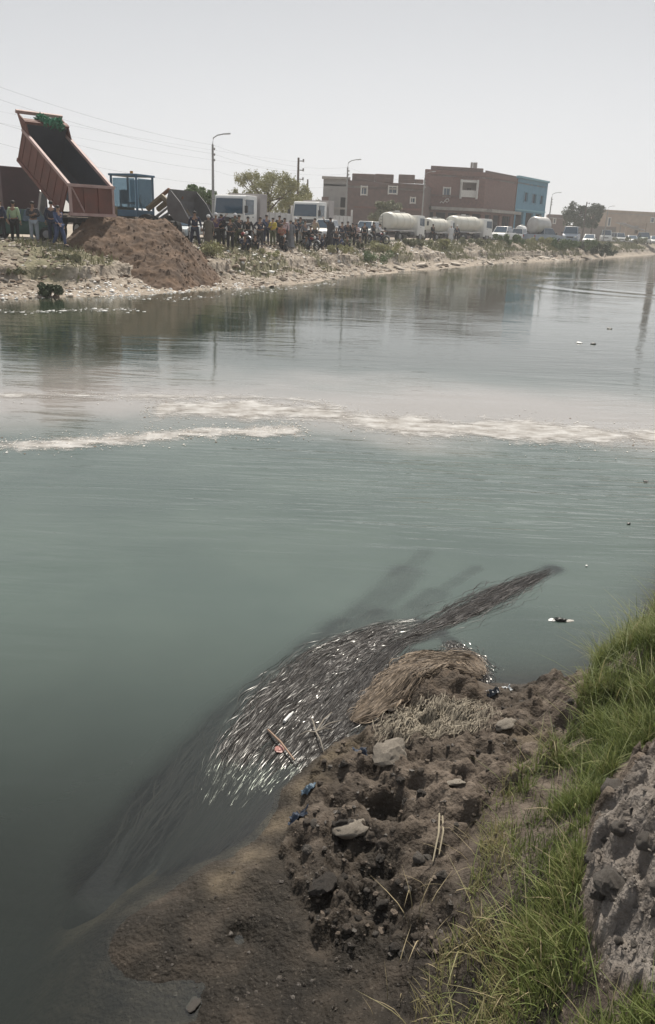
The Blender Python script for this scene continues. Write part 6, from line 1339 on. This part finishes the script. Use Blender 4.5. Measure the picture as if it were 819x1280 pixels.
# two crossed pale straws on the mud
for (a, b, c, d, lb) in ((549, 1020, 541, 1078, 'longer of two pale straws lying on mud left of the grass'), (553, 1022, 549, 1068, 'shorter of two pale straws lying on mud left of the grass')):
    p0, p1 = Vector(at(a, b, .25)), Vector(at(c, d, .25)); p0.z = float(H(p0.x, p0.y)[0]) + .02; p1.z = float(H(p1.x, p1.y)[0]) + .02; mb = MB(); mb.path([tuple(p0), tuple(p0.lerp(p1, .5) + Vector((.01, 0, .02))), tuple(p1)], [.004, .005, .003], 5); props(mb.build('straw', mat('straw', (.28, .24, .17), .8)), lb, 'straw')
# rags: crumpled sheets
def rag(px, py, s, m, label, seed):
    for z in (0.05,): P = at(px, py, z); z = max(float(H(P[0], P[1])[0]), 0)
    u_, v_ = np.meshgrid(np.linspace(-1, 1, 22), np.linspace(-1, 1, 22), indexing='ij'); r_ = 1 + .3 * fbm(u_ * 2 + seed, v_ * 2, 2, seed); X_ = P[0] + s * u_ * r_; Y_ = P[1] + s * .8 * v_ * r_; Z_ = np.maximum(Hfull(X_, Y_), 0) + .012 + s * .45 * np.abs(fbm(u_ * 2.2, v_ * 2.2, 3, seed + 9))
    props(link('rag', np_mesh('rag', np.stack([X_, Y_, Z_], -1).reshape(-1, 3), grid_faces(22, 22)), None, m), label, 'rag')
rb_ = mat('blue_rag', (.04, .055, .085), .8, (.02, .025, .04), 12); rag(450, 950, .04, rb_, 'dark blue rag at the water edge left of the large pale lump', 3); rag(385, 998, .035, mat('bright_blue_rag', (.08, .13, .18), .6), 'bright blue plastic scrap at the edge of the pale silt', 5); rag(372, 1032, .045, rb_, 'crumpled dark navy bag on the mud below the blue scrap', 7)
rag(628, 868, .05, mat('grey_white_rag', (.4, .42, .44), .7), 'grey white rag beside dark litter right of the weed pile', 9); rag(612, 880, .045, mat('black_bag', (.02, .025, .035), .35), 'black plastic bag at the water edge right of the weed pile', 12); rag(597, 902, .025, mat('pink_scrap', (.5, .28, .22), .7), 'small pink scrap behind the weed pile', 15)

# crumbs of earth lying on the mound, joined
rng = np.random.default_rng(91); k_ = 5000; cx = rng.uniform(a_m[0] - 3.5, b_m[0] + 4.5, k_); cy = rng.uniform(36, 43, k_); ix = ((cx - MX[0, 0]) / .07).astype(int); iy = ((cy - MY[0, 0]) / .07).astype(int); cz = MZ[ix, iy]; ok = cz > .1; cx, cy, cz = cx[ok], cy[ok], cz[ok]; k_ = len(cx)
me0 = rocklo[3]; base = np.array([v.co[:] for v in me0.vertices]); fac = np.array([p.vertices[:] for p in me0.polygons]); s_ = (.012 + .06 * rng.random(k_) ** 4)[:, None, None]
V = base[None] * s_ * rng.uniform(.6, 1.4, (k_, 1, 3)) + np.stack([cx, cy, cz], 1)[:, None]
props(link('earth_crumbs', np_mesh('earth_crumbs', V.reshape(-1, 3), (fac[None] + (np.arange(k_) * len(base))[:, None, None]).reshape(-1, 3), False), mo, earth), kind='stuff')

# ================================================================= HAZE
mb = MB(); mb.box((0, 0, 17.5), (26000, 26000, 41)); hzb = mb.build('haze', None); props(hzb, kind='stuff')
hm = bpy.data.materials.new('haze'); hm.use_nodes = True; hn = hm.node_tree.nodes; hn.clear(); ho = hn.new('ShaderNodeOutputMaterial'); pv = hn.new('ShaderNodeVolumePrincipled')
pv.inputs['Color'].default_value = (.93, .94, .96, 1); pv.inputs['Density'].default_value = .0009; pv.inputs['Anisotropy'].default_value = .2; hm.node_tree.links.new(pv.outputs[0], ho.inputs['Volume']); hzb.data.materials.append(hm)
hzb['label'] = 'thin pale dust haze in the air over the canal'
